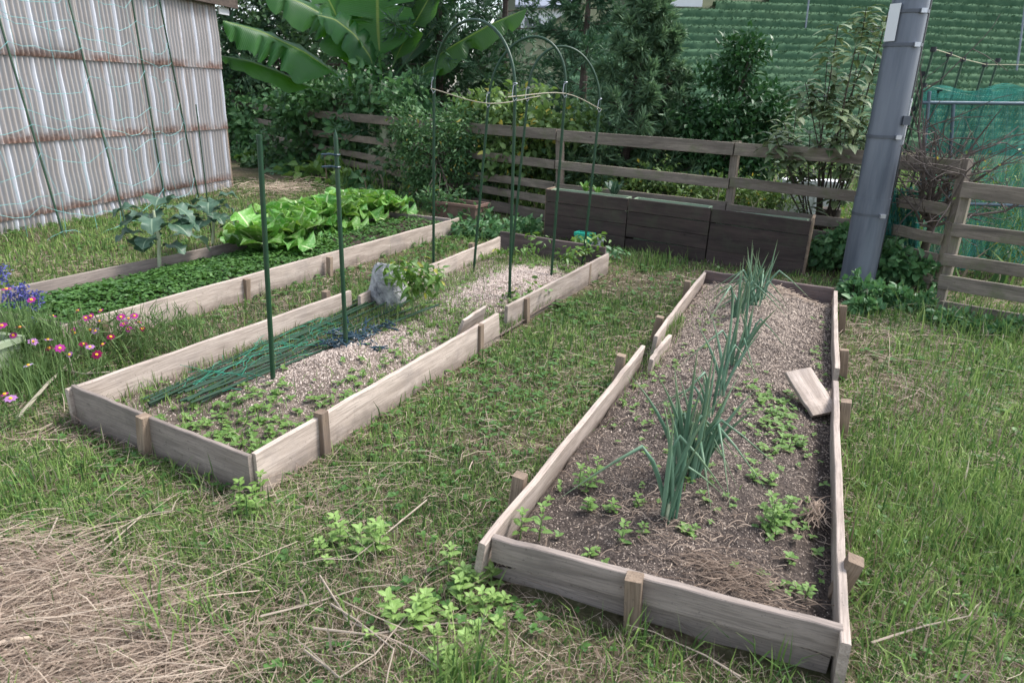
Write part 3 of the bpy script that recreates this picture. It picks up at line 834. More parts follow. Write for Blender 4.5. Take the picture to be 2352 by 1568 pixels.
# ================================================================== vegetation helpers
def unit(a): return a / (np.linalg.norm(a, axis=-1, keepdims=True) + 1e-9)
def leaf_cards(C, D, Nn, L, Wd, shape='oval', fold=0.18, droop=0.15, tint=None, rng=RNG):
    """leaves as small folded blades: base C, direction D, normal Nn -> verts, tris, col"""
    n = len(C)
    D = unit(D); Sd = unit(np.cross(D, Nn)); Nn = np.cross(Sd, D)
    L = np.broadcast_to(np.asarray(L, float), (n,))[:, None]; Wd = np.broadcast_to(np.asarray(Wd, float), (n,))[:, None]
    if tint is None: tint = rng.random(n)
    if shape == 'diamond':
        P = [C, C + D * L * 0.45 + Sd * Wd / 2 + Nn * Wd * fold, C + D * L - Nn * L * droop, C + D * L * 0.45 - Sd * Wd / 2 + Nn * Wd * fold]
        T = [(0, 1, 2), (0, 2, 3)]; g = [0, 1, 0, 1]; b = [0, .45, 1, .45]
    else:
        mid1 = C + D * L * 0.30 + Sd * Wd * 0.5 + Nn * Wd * fold
        mid2 = C + D * L * 0.68 + Sd * Wd * 0.40 + Nn * (Wd * fold - L * droop * 0.4)
        mi1 = C + D * L * 0.30 - Sd * Wd * 0.5 + Nn * Wd * fold
        mi2 = C + D * L * 0.68 - Sd * Wd * 0.40 + Nn * (Wd * fold - L * droop * 0.4)
        mc = C + D * L * 0.5
        P = [C, mid1, mid2, C + D * L - Nn * L * droop, mi2, mi1, mc]
        T = [(0, 1, 6), (1, 2, 6), (2, 3, 6), (3, 4, 6), (4, 5, 6), (5, 0, 6)]; g = [0, 1, 1, 0, 1, 1, 0]; b = [0, .3, .7, 1, .7, .3, .5]
    k = len(P)
    V = np.stack(P, 1).reshape(-1, 3)
    T = (np.arange(n)[:, None, None] * k + np.array(T)[None]).reshape(-1, 3)
    Cc = np.zeros((n, k, 3)); Cc[..., 0] = np.asarray(tint)[:, None]; Cc[..., 1] = g; Cc[..., 2] = b
    return V, T, Cc.reshape(-1, 3)
class Acc:
    def __init__(s): s.V = []; s.T = []; s.C = []; s.n = 0
    def add(s, V, T, C): s.V.append(V); s.T.append(T + s.n); s.C.append(C); s.n += len(V)
    def mesh(s, name, smooth=False): return mesh_np(name, np.concatenate(s.V), tris=np.concatenate(s.T), col=np.concatenate(s.C), smooth=smooth)
def clump_pts(n, cen, rad, nsub=24, sub=0.35, rng=RNG):
    """points in leafy sub-clumps spread through an ellipsoid; returns points, outward dirs"""
    cen = np.array(cen); rad = np.array(rad)
    d = unit(rng.normal(size=(nsub, 3))) * (rng.random((nsub, 1)) ** 0.45)
    sc = cen + d * rad
    k = rng.integers(0, nsub, n)
    off = rng.normal(size=(n, 3)) * rad.mean() * sub * 0.55
    P = sc[k] + off
    return P, unit(off + 0.6 * (P - cen))
def foliage(n, clumps, size, aspect=0.5, shape='diamond', up=0.5, hang=0.0, nsub=24, sub=0.35, rng=RNG, zmin=0.02):
    A = Acc()
    tot = sum(c[1][0] * c[1][1] * c[1][2] for c in clumps) ** 1.0
    wts = np.array([(c[1][0] * c[1][1] * c[1][2]) ** 0.67 for c in clumps]); wts /= wts.sum()
    for (cen, rad), wt in zip(clumps, wts):
        m = max(3, int(n * wt))
        P, O = clump_pts(m, cen, rad, nsub, sub, rng)
        P[:, 2] = np.maximum(P[:, 2], zmin + 0.05 * rng.random(m))
        D = unit(O * 0.8 + rng.normal(size=(m, 3)) * 0.6 - np.array([0, 0, hang]))
        N = unit(rng.normal(size=(m, 3)) * 0.6 + O * 0.3 + np.array([0, 0, up]))
        L = size * (0.6 + 0.8 * rng.random(m))
        A.add(*leaf_cards(P, D, N, L, L * aspect, shape, rng=rng))
    return A
def branchy(m, p, d, L, r, depth, rng, spread=0.5, up=0.1, n=3, nseg=4, tips=None):
    pts = [p]; q = p.copy(); dd = d.copy()
    for _ in range(nseg):
        dd = unit(dd + rng.normal(size=3) * 0.16 + np.array([0, 0, up * 0.3]))
        q = q + dd * L / nseg; pts.append(q.copy())
    m.tube(pts, np.linspace(r, r * 0.55, nseg + 1), 6 if r > 0.01 else 4, caps=False)
    if tips is not None: tips.append((q.copy(), dd.copy()))
    if depth > 0:
        for k in range(n):
            i = rng.integers(max(1, nseg - 2), nseg + 1)
            nd = unit(dd + rng.normal(size=3) * spread + np.array([0, 0, up]))
            branchy(m, pts[i].copy(), nd, L * (0.6 + 0.25 * rng.random()), r * 0.6, depth - 1, rng, spread, up, n, nseg, tips)

# ------------------------------------------------------------------ leaf materials
M_['grass'] = None
def grass_material():
    m, nt = mat_new('grass_blades'); b = NB(nt)
    a = b.n('ShaderNodeAttribute', attribute_name='col')
    sp = b.n('ShaderNodeSeparateColor', {'Color': a.outputs['Color']})
    r, g, bl = sp.outputs[0], sp.outputs[1], sp.outputs[2]
    c = b.ramp(r, [(0.0, (0.050, 0.115, 0.032)), (0.45, (0.120, 0.215, 0.055)), (0.8, (0.215, 0.325, 0.085)), (1.0, (0.32, 0.43, 0.14))])
    dry = b.ramp(r, [(0.0, (0.18, 0.14, 0.10)), (0.6, (0.34, 0.28, 0.21)), (1.0, (0.52, 0.45, 0.36))])
    c = b.mix(g, c, dry)
    c = b.mix(b.math('MULTIPLY', b.sstep(bl, 0.7, 1.0), 0.35), c, (0.30, 0.27, 0.12))
    p = b.n('ShaderNodeBsdfPrincipled', {'Base Color': c, 'Roughness': 0.6, 'Specular IOR Level': 0.25})
    t = b.n('ShaderNodeBsdfTranslucent', {'Color': c})
    b.out(b.n('ShaderNodeMixShader', {0: 0.3, 1: p.outputs[0], 2: t.outputs[0]}).outputs[0]); return m
M_['grass'] = grass_material()
M_['clover'] = leaf_mat('clover_leaf', (0.035, 0.10, 0.022), (0.12, 0.25, 0.05), tr=0.25, rough=0.5)
M_['weed'] = leaf_mat('weed_leaf', (0.075, 0.17, 0.035), (0.21, 0.34, 0.08), tr=0.3, rough=0.55, rib=(0.25, 0.36, 0.13), ribw=0.05)
M_['mint'] = leaf_mat('mint_leaf', (0.14, 0.26, 0.06), (0.28, 0.42, 0.12), tr=0.3, rough=0.55, rib=(0.36, 0.5, 0.2), ribw=0.05)
M_['nettle'] = leaf_mat('nettle_leaf', (0.044, 0.133, 0.051), (0.145, 0.294, 0.110), tr=0.25, rough=0.5, rib=(0.16, 0.25, 0.1), ribw=0.05)
M_['vine'] = leaf_mat('vine_leaf', (0.039, 0.109, 0.043), (0.131, 0.246, 0.084), tr=0.25, rough=0.5, dry=(0.38, 0.30, 0.06), dryf=0.02)
M_['yellow_vine'] = leaf_mat('yellowing_leaf', (0.07, 0.14, 0.04), (0.18, 0.28, 0.08), tr=0.3, rough=0.5, dry=(0.45, 0.38, 0.07), dryf=0.04)
M_['dark_leaf'] = leaf_mat('glossy_dark_leaf', (0.016, 0.060, 0.020), (0.061, 0.150, 0.047), tr=0.15, rough=0.45, spec=0.35)
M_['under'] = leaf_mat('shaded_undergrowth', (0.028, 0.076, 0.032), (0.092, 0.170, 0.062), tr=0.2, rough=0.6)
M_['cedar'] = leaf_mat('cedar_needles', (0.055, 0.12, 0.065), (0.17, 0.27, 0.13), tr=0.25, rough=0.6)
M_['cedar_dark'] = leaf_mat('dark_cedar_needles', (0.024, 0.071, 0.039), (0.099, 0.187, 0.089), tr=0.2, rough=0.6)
M_['loquat'] = leaf_mat('loquat_leaf', (0.065, 0.115, 0.04), (0.165, 0.215, 0.10), tr=0.15, rough=0.55, rib=(0.24, 0.28, 0.15), ribw=0.06, spec=0.3)
M_['banana'] = leaf_mat('banana_leaf', (0.022, 0.080, 0.026), (0.058, 0.17, 0.026), tr=0.42, trc=(0.22, 0.62, 0.01), rib=(0.26, 0.34, 0.07), ribw=0.03, rough=0.36, spec=0.5, var=0.3, ridge=True)
M_['onion'] = leaf_mat('onion_leaf', (0.065, 0.15, 0.09), (0.19, 0.32, 0.21), tr=0.12, tip=(0.20, 0.27, 0.14), rough=0.42, spec=0.45, dry=(0.4, 0.36, 0.2), dryf=0.02)
M_['cabbage'] = leaf_mat('cabbage_leaf', (0.055, 0.175, 0.030), (0.19, 0.39, 0.065), tr=0.25, rib=(0.55, 0.64, 0.35), ribw=0.045, rough=0.5, vein=0.22, var=0.2)
M_['kale'] = leaf_mat('kale_leaf', (0.028, 0.075, 0.040), (0.085, 0.15, 0.10), tr=0.15, rib=(0.20, 0.27, 0.18), ribw=0.05, rough=0.45, vein=0.15)
M_['pepper'] = leaf_mat('pepper_leaf', (0.055, 0.13, 0.025), (0.17, 0.30, 0.06), tr=0.3, rib=(0.2, 0.32, 0.1), ribw=0.05, rough=0.4, dry=(0.45, 0.45, 0.08), dryf=0.05)
M_['straw'] = attr_mat('dry_straw', [(0.0, (0.16, 0.115, 0.085)), (0.5, (0.33, 0.25, 0.19)), (1.0, (0.54, 0.44, 0.34))], 0.7, tr=0.1)
M_['grit3'] = attr_mat('mixed_granules', [(0.0, (0.045, 0.035, 0.03)), (0.3, (0.10, 0.08, 0.07)), (0.42, (0.23, 0.185, 0.155)), (0.8, (0.38, 0.31, 0.25)), (1.0, (0.55, 0.46, 0.38))], 0.9)
M_['grit2'] = attr_mat('pale_granules', [(0.0, (0.14, 0.11, 0.095)), (0.25, (0.30, 0.24, 0.205)), (0.7, (0.47, 0.385, 0.33)), (1.0, (0.63, 0.54, 0.47))], 0.9)

# ================================================================== grass
def blades(P, h, wdt, tint, dry, rng, lean=0.6):
    n = len(P)
    az = rng.random(n) * 2 * math.pi
    face = az + rng.normal(size=n) * 0.8
    b = np.stack([np.cos(az), np.sin(az), np.zeros(n)], -1)
    s_ = np.stack([-np.sin(face), np.cos(face), np.zeros(n)], -1) * (wdt / 2)[:, None]
    k = np.abs(rng.normal(size=n)) * lean
    k = np.clip(k, 0.05, 1.6)[:, None]; h = h[:, None]
    up = np.array([0, 0, 1.0])
    m1 = P + (b * np.sin(k * 0.5) + up * np.cos(k * 0.5)) * h * 0.5
    kk = np.minimum(k * 1.5, 2.0)
    t = m1 + (b * np.sin(kk) + up * np.cos(kk)) * h * 0.5
    t[:, 2] = np.maximum(t[:, 2], P[:, 2] + 0.004)
    V = np.stack([P - s_, P + s_, m1 - s_ * 0.85, m1 + s_ * 0.85, t], 1).reshape(-1, 3)
    T = (np.arange(n)[:, None, None] * 5 + np.array([(0, 1, 3), (0, 3, 2), (2, 3, 4)])[None]).reshape(-1, 3)
    C = np.zeros((n, 5, 3)); C[..., 0] = tint[:, None]; C[..., 1] = dry[:, None]; C[..., 2] = [0, 0, .5, .5, 1]
    return V, T, C.reshape(-1, 3)
def blob(X, Y, pts):
    s = np.zeros(len(X))
    for (p, r, a) in pts: s += a * np.exp(-((X - p.x) ** 2 + (Y - p.y) ** 2) / r ** 2)
    return s
DRY = [(G(110, 1480), 0.26, 1.0), (G(10, 1340), 0.22, 0.9), (G(400, 1590), 0.2, 0.5), (G(750, 1480), 0.3, 0.15), (G(1150, 1330), 0.2, 0.3), (G(700, 1100), 0.2, 0.3), (G(200, 1640), 0.3, 1.0),
       (G(1450, 660), 0.35, 0.7), (G(2050, 770), 0.45, 0.75), (G(2060, 880), 0.35, 0.6), (G(2100, 960), 0.25, 0.4), (G(1050, 900), 0.35, 0.35), (G(2250, 1450), 0.25, 0.5), (G(600, 700), 0.5, 0.6), (G(850, 610), 0.5, 0.5), (G(430, 800), 0.5, 0.3), (G(160, 950), 0.3, 0.5), (G(1400, 1020), 0.25, 0.3)]
LUSH = [(G(2300, 1000), 0.7, 0.8), (G(2200, 1200), 0.5, 0.7), (G(2330, 1300), 0.5, 1.0), (G(1250, 760), 0.4, 0.4), (G(100, 480), 1.5, 0.5), (G(250, 560), 1.2, 0.5), (G(350, 1100), 0.5, 0.4), (G(30, 1120), 0.4, 0.5), (G(1080, 1560), 0.2, 0.7), (G(2250, 800), 0.5, 0.7), (G(1480, 600), 0.3, 0.5), (G(560, 1180), 0.3, 0.3)]
def grass_field(n, x0, x1, y0, y1, hs, ws_, rng, dens=None):
    X = rng.uniform(x0, x1, n); Y = rng.uniform(y0, y1, n)
    # keep only what the photographed ground patch could show (with a margin)
    keep = (np.abs(X) < 0.95 * Y + 0.9) | ((X > 0) & (X < 0.95 * Y + 2.2))
    for B in (BED1, BED2, BED3): keep &= ~inside(B, X, Y, 0.02)
    r_ = (X - corner.x) * wnrm.x + (Y - corner.y) * wnrm.y
    along = (X - corner.x) * ws.x + (Y - corner.y) * ws.y
    keep &= ~((r_ < 0.03) & (along < 0.1))
    X, Y = X[keep], Y[keep]
    pat = fbm(X * 2.6 + 31, Y * 2.6 + 8)
    dry_f = np.clip(blob(X, Y, DRY) + (pat - 0.56) * 1.5, 0, 1.2)
    lush = np.clip(blob(X, Y, LUSH) + (0.5 - pat) * 0.6, 0, 1)
    thin = rng.random(len(X)) < np.clip(1.05 - 0.62 * dry_f + 0.1 * lush, 0.2, 1)
    X, Y, dry_f, lush = X[thin], Y[thin], dry_f[thin], lush[thin]
    m = len(X)
    isdry = (rng.random(m) < np.clip(0.12 + 0.75 * dry_f - 0.12 * lush, 0.05, 0.92)).astype(float)
    h = hs * (0.45 + 0.75 * rng.random(m)) * (1 + 0.55 * lush) * np.where(isdry > 0, 0.9, 1)
    wdt = ws_ * (0.6 + 0.8 * rng.random(m)) * np.where(isdry > 0, 0.75, 1)
    tint = np.clip(0.30 + 0.7 * (fbm(X * 5 + 3, Y * 5) - 0.4) + 0.4 * lush + 0.33 * rng.normal(size=m), 0, 1)
    P = np.stack([X, Y, gz(X, Y) - 0.004], -1)
    h = h * (0.6 + 0.8 * fbm(X * 3.3 + 11, Y * 3.3 + 4))
    for B in (BED1, BED2, BED3): h = np.where(inside(B, X, Y, 0.16), h * 0.6, h)
    return blades(P, h, wdt, tint, isdry, rng, 1.25)
A = Acc()
A.add(*grass_field(175000, -2.3, 3.4, 0.7, 2.6, 0.052, 0.0038, RNG))
A.add(*grass_field(190000, -4.6, 5.6, 2.4, 5.2, 0.060, 0.0055, RNG))
A.add(*grass_field(140000, -7.0, 7.5, 4.8, 11.5, 0.068, 0.008, RNG))
obj('lawn_grass', A.mesh('lawn_grass'), M_['grass'], kind='stuff', label='patchy lawn grass growing between the raised beds', cat='grass')
# taller coarse blades
A = Acc()
tx = []
for (px, py, n, sp, h) in ((2330, 1290, 1800, 0.24, 0.15), (2200, 1180, 500, 0.22, 0.14), (2120, 1080, 220, 0.18, 0.16), (2180, 1000, 300, 0.25, 0.17), (2280, 900, 500, 0.35, 0.2), (2300, 800, 500, 0.4, 0.22), (1075, 1590, 170, 0.06, 0.2),
                           (1500, 605, 240, 0.16, 0.16), (40, 1140, 160, 0.1, 0.15), (2290, 760, 300, 0.3, 0.25), (300, 1140, 200, 0.2, 0.13), (360, 1440, 30, 0.06, 0.22), (440, 1450, 40, 0.06, 0.2), (200, 1400, 120, 0.3, 0.12), (300, 1520, 120, 0.25, 0.12), (80, 1540, 60, 0.2, 0.12), (520, 1330, 260, 0.25, 0.12), (2100, 1450, 160, 0.12, 0.17),
                           (1600, 1520, 120, 0.22, 0.16), (1850, 1590, 160, 0.2, 0.17), (1500, 1500, 60, 0.1, 0.18), (980, 900, 200, 0.3, 0.12), (1240, 790, 250, 0.25, 0.14), (640, 790, 200, 0.3, 0.16), (820, 690, 250, 0.35, 0.17), (470, 820, 250, 0.35, 0.2), (520, 1130, 120, 0.15, 0.14), (1990, 1100, 90, 0.08, 0.18), (1990, 1300, 120, 0.08, 0.18), (980, 560, 300, 0.35, 0.14), (200, 560, 900, 1.0, 0.16), (60, 600, 600, 0.7, 0.16), (1470, 850, 90, 0.06, 0.16), (1000, 1250, 150, 0.25, 0.12)):
    c = G(px, py)
    X = c.x + RNG.normal(size=n) * sp; Y = c.y + RNG.normal(size=n) * sp
    k = ~(inside(BED1, X, Y, 0.01) | inside(BED2, X, Y, 0.01) | inside(BED3, X, Y, 0.01))
    X, Y = X[k], Y[k]; n = len(X)
    P = np.stack([X, Y, gz(X, Y) - 0.004], -1)
    A.add(*blades(P, h * (0.5 + 0.6 * RNG.random(n)), 0.0055 * (0.6 + 0.8 * RNG.random(n)) * (1.0 if c.y < 4 else 1.4), np.clip(0.5 + 0.3 * RNG.normal(size=n), 0, 1), (RNG.random(n) < 0.08).astype(float), RNG, 0.6))
obj('tall_grass', A.mesh('tall_grass'), M_['grass'], kind='stuff', label='tufts of taller coarse grass standing out of the lawn', cat='grass')

# straw and dead stems
def strands(P, az, L, r, curve, rng, tint, lift=0.02, seg=4):
    n = len(P)
    d = np.stack([np.cos(az), np.sin(az), np.zeros(n)], -1); s_ = np.stack([-np.sin(az), np.cos(az), np.zeros(n)], -1)
    cv = curve * rng.normal(size=(n, 1)); lf = lift * rng.random((n, 1)) * L[:, None] / 0.15
    sl = rng.normal(size=(n, 1)) * 0.12
    V = []
    for k in range(seg + 1):
        t = k / seg
        q = P + d * (L[:, None] * (t - 0.5)) + s_ * cv * L[:, None] * (t - 0.5) ** 2 * 2
        q[:, 2] += (lf * math.sin(math.pi * t) + np.abs(sl) * L[:, None] * (t if True else 0))[:, 0]
        up = np.array([0, 0, 1.0]) * r[:, None]
        V += [q - s_ * r[:, None], q + up * 1.2, q + s_ * r[:, None]]
    k3 = 3 * (seg + 1)
    V = np.stack(V, 1).reshape(-1, 3)
    T = []
    for k in range(seg):
        a = 3 * k
        T += [(a, a+3, a+1), (a+1, a+3, a+4), (a+1, a+4, a+2), (a+2, a+4, a+5)]
    T = (np.arange(n)[:, None, None] * k3 + np.array(T)[None]).reshape(-1, 3)
    C = np.repeat(np.stack([tint, np.zeros(n), np.zeros(n)], -1), k3, 0)
    return V, T, C
A = Acc()
def straw_patch(px, py, n, sp, L, r, az0=None, z=0.012, asp=1.0):
    c = G(px, py)
    X = c.x + RNG.normal(size=n) * sp * asp; Y = c.y + RNG.normal(size=n) * sp
    k = ~(inside(BED1, X, Y, 0.0) | inside(BED2, X, Y, 0.0) | inside(BED3, X, Y, 0.0)); X, Y = X[k], Y[k]; n = len(X)
    az = RNG.random(n) * math.pi * 2 if az0 is None else az0 + RNG.normal(size=n) * 0.45
    P = np.stack([X, Y, gz(X, Y) + z * (0.3 + RNG.random(n) * 1.4)], -1)
    A.add(*strands(P, az, L * np.exp(0.55 * RNG.normal(size=n)) * 0.7, r * 0.62 * np.exp(0.4 * RNG.normal(size=n)), 0.22, RNG, np.clip(0.5 + 0.36 * RNG.normal(size=n), 0, 1), seg=3))
straw_patch(70, 1500, 5200, 0.15, 0.12, 0.0011, None, 0.022, 1.3)
straw_patch(60, 1480, 900, 0.15, 0.2, 0.0014, 0.15, 0.03, 1.3)
straw_patch(-20, 1330, 1200, 0.12, 0.15, 0.0013, 0.05, 0.022, 1.2)
straw_patch(260, 1580, 1300, 0.14, 0.13, 0.0012, 0.1, 0.022)
straw_patch(450, 1420, 350, 0.22, 0.14, 0.0011)
straw_patch(850, 1430, 300, 0.3, 0.12, 0.0010)
straw_patch(1100, 1400, 300, 0.18, 0.08, 0.0009)
straw_patch(700, 1130, 500, 0.18, 0.14, 0.0010)
straw_patch(2250, 1450, 420, 0.2, 0.10, 0.0010)
straw_patch(300, 1180, 300, 0.3, 0.14, 0.0010)
straw_patch(2080, 880, 500, 0.3, 0.12, 0.0014)
straw_patch(2050, 770, 500, 0.4, 0.14, 0.0018)
straw_patch(1300, 1600, 400, 0.5, 0.10, 0.0010)
straw_patch(1150, 900, 600, 0.9, 0.08, 0.0012)
straw_patch(640, 440, 500, 0.35, 0.2, 0.003, None, 0.06)
straw_patch(130, 960, 300, 0.3, 0.12, 0.0014)
n = 26000
Y = 1.0 + 5.0 * RNG.random(n) ** 1.6; X = RNG.uniform(-1, 1, n) * (0.85 * Y + 0.4)
k = ~(inside(BED1, X, Y, 0.02) | inside(BED2, X, Y, 0.02) | inside(BED3, X, Y, 0.02)); X, Y = X[k], Y[k]; n = len(X)
P = np.stack([X, Y, gz(X, Y) + 0.004 + 0.02 * RNG.random(n)], -1)
A.add(*strands(P, RNG.random(n) * 6.28, 0.045 * np.exp(0.5 * RNG.normal(size=n)), 0.0007 * np.clip(Y / 2, 0.8, 2.2), 0.3, RNG, np.clip(0.5 + 0.35 * RNG.normal(size=n), 0, 1), seg=2))
obj('dry_straw', A.mesh('dry_straw'), M_['straw'], kind='stuff', label='dry straw and dead grass stems lying on the lawn', cat='straw')
# long dead twigs in the foreground
TW = [[(735, 1330), (800, 1420), (950, 1500), (1010, 1545)], [(720, 1440), (850, 1462), (1010, 1440), (1090, 1425)], [(760, 1385), (820, 1440), (905, 1500)], [(230, 1270), (330, 1200), (395, 1175)],
      [(700, 1500), (780, 1560), (860, 1500), (960, 1400)], [(600, 1430), (720, 1380), (830, 1350)], [(1700, 1560), (1620, 1500), (1560, 1490)], [(2000, 1480), (2120, 1440), (2220, 1430)], [(130, 1180), (115, 1250), (70, 1300)], [(980, 1150), (900, 1230), (810, 1290)], [(140, 1560), (220, 1450), (330, 1400)]]
for k, pl in enumerate(TW):
    m = MB()
    pts = [G(x, y, 0.03 + 0.015 * math.sin(i * 2.1 + k)) for i, (x, y) in enumerate(pl)]
    for i in range(len(pts)): pts[i].z = 0.03 + 0.02 * RNG.random()
    m.tube(pts, np.linspace(0.0035, 0.0018, len(pts)), 5)
    for j in range(2):
        i = 1 + j % (len(pts) - 1)
        e = pts[i] + V3(*(RNG.normal(size=3) * [0.1, 0.1, 0.02])); e.z = max(0.01, e.z)
        m.tube([pts[i], (pts[i] + e) / 2 + V3(0, 0, 0.01), e], [0.002, 0.0016, 0.001], 4)
    me = m.mesh('dry_twig'); M = origin_at(me, pts[0])
    obj('dry_twig', me, M_['twig'], M=M, label='thin dead twig lying across the lawn grass', cat='twig', group='dead twigs on the lawn')

# ================================================================== soil granules
def granules(n, B, fn, dens, size, rng, tintf, umin=0.015, umax=0.985):
    U = rng.uniform(umin, umax, n); Vv = rng.uniform(0.005, 0.995, n)
    k = rng.random(n) < dens(U, Vv)
    U, Vv = U[k], Vv[k]; n = len(U)
    P = quad_pt(B, U, Vv); P[:, 2] = fn(U, Vv) + 0.001
    dist = np.linalg.norm(P[:, :2], axis=1)
    s = size * np.exp(0.35 * rng.normal(size=n)) * np.clip(dist / 3.0, 0.8, 1.7)
    base = np.array([(1, 0, -0.35), (0, 1, -0.35), (-1, 0, -0.35), (0, -1, -0.35), (0, 0, 0.8)], float)
    V = base[None] * (0.7 + 0.6 * rng.random((n, 5, 1))) * s[:, None, None]
    a = rng.random(n) * 6.28; ca, sa = np.cos(a), np.sin(a); tl = rng.normal(size=n) * 0.5
    X = V[..., 0] * ca[:, None] - V[..., 1] * sa[:, None]; Yy = V[..., 0] * sa[:, None] + V[..., 1] * ca[:, None]
    V = np.stack([X, Yy, V[..., 2] + X * tl[:, None]], -1) + P[:, None]
    T = np.array([(0, 1, 4), (1, 2, 4), (2, 3, 4), (3, 0, 4)])
    T = (np.arange(n)[:, None, None] * 5 + T[None]).reshape(-1, 3)
    tint = np.clip(tintf(U, Vv, n), 0, 1)
    C = np.repeat(np.stack([tint, tint, tint], -1), 5, 0)
    return V.reshape(-1, 3), T, C
pale3 = lambda u, v: np.clip(0.40 + 0.55 * v + 0.5 * (fbm(u * 6 + 2, v * 16 + 7) - 0.5) + 0.25 * np.exp(-((u - 0.5) / 0.3) ** 2) - 0.25 * (u > 0.8), 0.12, 1)
V, T, C = granules(85000, BED3, soil3, lambda u, v: 0.55 + 0.45 * pale3(u, v), 0.0028, RNG,
                   lambda u, v, n: np.where(RNG.random(n) < 0.25 + 0.75 * pale3(u, v), 0.5 + 0.22 * RNG.normal(size=n), 0.15 + 0.1 * RNG.normal(size=n)))
obj('soil_granules', mesh_np('soil_granules', V, tris=T, col=C), M_['grit3'], bed3, kind='stuff')
mound2 = lambda u, v: np.clip(1.35 * (soil2(u, v) - 0.03) / 0.09, 0, 1)
V, T, C = granules(70000, BED2, soil2, lambda u, v: np.clip(0.12 + 1.1 * mound2(u, v), 0, 1), 0.0029, RNG,
                   lambda u, v, n: 0.55 + 0.27 * RNG.normal(size=n))
obj('soil_granules', mesh_np('soil_granules', V, tris=T, col=C), M_['grit2'], bed2, kind='stuff')
# bits of dead straw on bed 3
A = Acc()
def bed_strands(B, fn, n, uc, vc, us, vs, L, r, z=0.006, az0=None, azs=0.4, tmean=0.4):
    U = np.clip(uc + us * RNG.normal(size=n), 0.03, 0.97); Vv = np.clip(vc + vs * RNG.normal(size=n), 0.005, 0.995)
    P = quad_pt(B, U, Vv); P[:, 2] = fn(U, Vv) + z * (0.4 + RNG.random(n))
    az = RNG.random(n) * 6.28 if az0 is None else az0 + azs * RNG.normal(size=n)
    A.add(*strands(P, az, L * (0.4 + 0.8 * RNG.random(n)), r * (0.6 + 0.8 * RNG.random(n)), 0.4, RNG, np.clip(tmean + 0.22 * RNG.normal(size=n), 0, 1), 0.03))
bed_strands(BED3, soil3, 260, 0.70, 0.045, 0.10, 0.014, 0.09, 0.0013, 0.02, -0.3, 0.4, 0.12)
bed_strands(BED3, soil3, 160, 0.55, 0.10, 0.2, 0.04, 0.06, 0.0013, 0.01)
bed_strands(BED3, soil3, 160, 0.3, 0.13, 0.18, 0.05, 0.05, 0.0012, 0.008, None, 0.4, 0.1)
bed_strands(BED3, soil3, 500, 0.5, 0.4, 0.3, 0.3, 0.05, 0.0012, 0.006, None, 0.4, 0.35)
bed_strands(BED3, soil3, 60, 0.93, 0.18, 0.02, 0.01, 0.09, 0.0016, 0.04, 1.0, 0.4, 0.25)
bed_strands(BED3, soil3, 260, 0.6, 0.97, 0.25, 0.015, 0.07, 0.0020, 0.01, None, 0.4, 0.55)
obj('straw_litter', A.mesh('straw_litter'), M_['straw'], bed3, kind='stuff')

# ================================================================== small weeds inside the beds
A = Acc()
def rosette(A, p, n, L, aspect, rng, up=0.5, tint=0.5, shape='oval', stem=0.0, tiers=1):
    C = []; D = []; N = []; Ls = []
    for t in range(tiers):
        z = p[2] + stem * (t + 1) / tiers
        a0 = rng.random() * 6.28
        sc = (1 - 0.45 * t / max(1, tiers)) if tiers > 1 else 1
        for k in range(n):
            a = a0 + 6.28 * k / n + 0.25 * rng.normal()
            e = up + 0.25 * rng.normal() + (0.35 * t / tiers)
            C.append((p[0], p[1], z)); D.append((math.cos(a), math.sin(a), e)); N.append((-math.cos(a) * e, -math.sin(a) * e, 1)); Ls.append(L * sc * (0.7 + 0.6 * rng.random()))
    Ls = np.array(Ls)
    C = np.array(C) + rng.normal(size=(len(C), 3)) * L * 0.06
    A.add(*leaf_cards(C, np.array(D), np.array(N), Ls, Ls * aspect, shape, 0.12, 0.15, np.clip(tint + 0.2 * rng.normal(size=len(C)), 0, 1), rng))
# bed 1 clover carpet
n = 9000
U = RNG.uniform(0.02, 0.98, n); Vv = RNG.uniform(0.003, 0.997, n)
k = RNG.random(n) < np.clip(1.0 - 0.9 * (Vv > 0.62) * (0.6 + 0.5 * fbm(U * 6, Vv * 12)), 0, 1)
U, Vv = U[k], Vv[k]
P = quad_pt(BED1, U, Vv); P[:, 2] = soil1(U, Vv) + 0.006 + 0.035 * RNG.random(len(U)) * (0.5 + fbm(U * 8, Vv * 25))
for j in range(3):
    a = RNG.random(len(U)) * 6.28
    D = np.stack([np.cos(a), np.sin(a), 0.1 + 0.25 * RNG.normal(size=len(U))], -1)
    A.add(*leaf_cards(P, D, np.stack([0.3 * RNG.normal(size=len(U)), 0.3 * RNG.normal(size=len(U)), np.ones(len(U))], -1), 0.032 * (0.6 + 0.7 * RNG.random(len(U))), 0.026, 'diamond', 0.1, 0.1,
                      np.clip(0.25 + 0.7 * (fbm(U * 7 + 5, Vv * 22) - 0.35) + 0.22 * RNG.normal(size=len(U)), 0, 1)))
obj('clover_carpet', A.mesh('clover_carpet'), M_['clover'], kind='stuff', label='dense low clover carpeting the raised bed beside the shed', cat='clover')
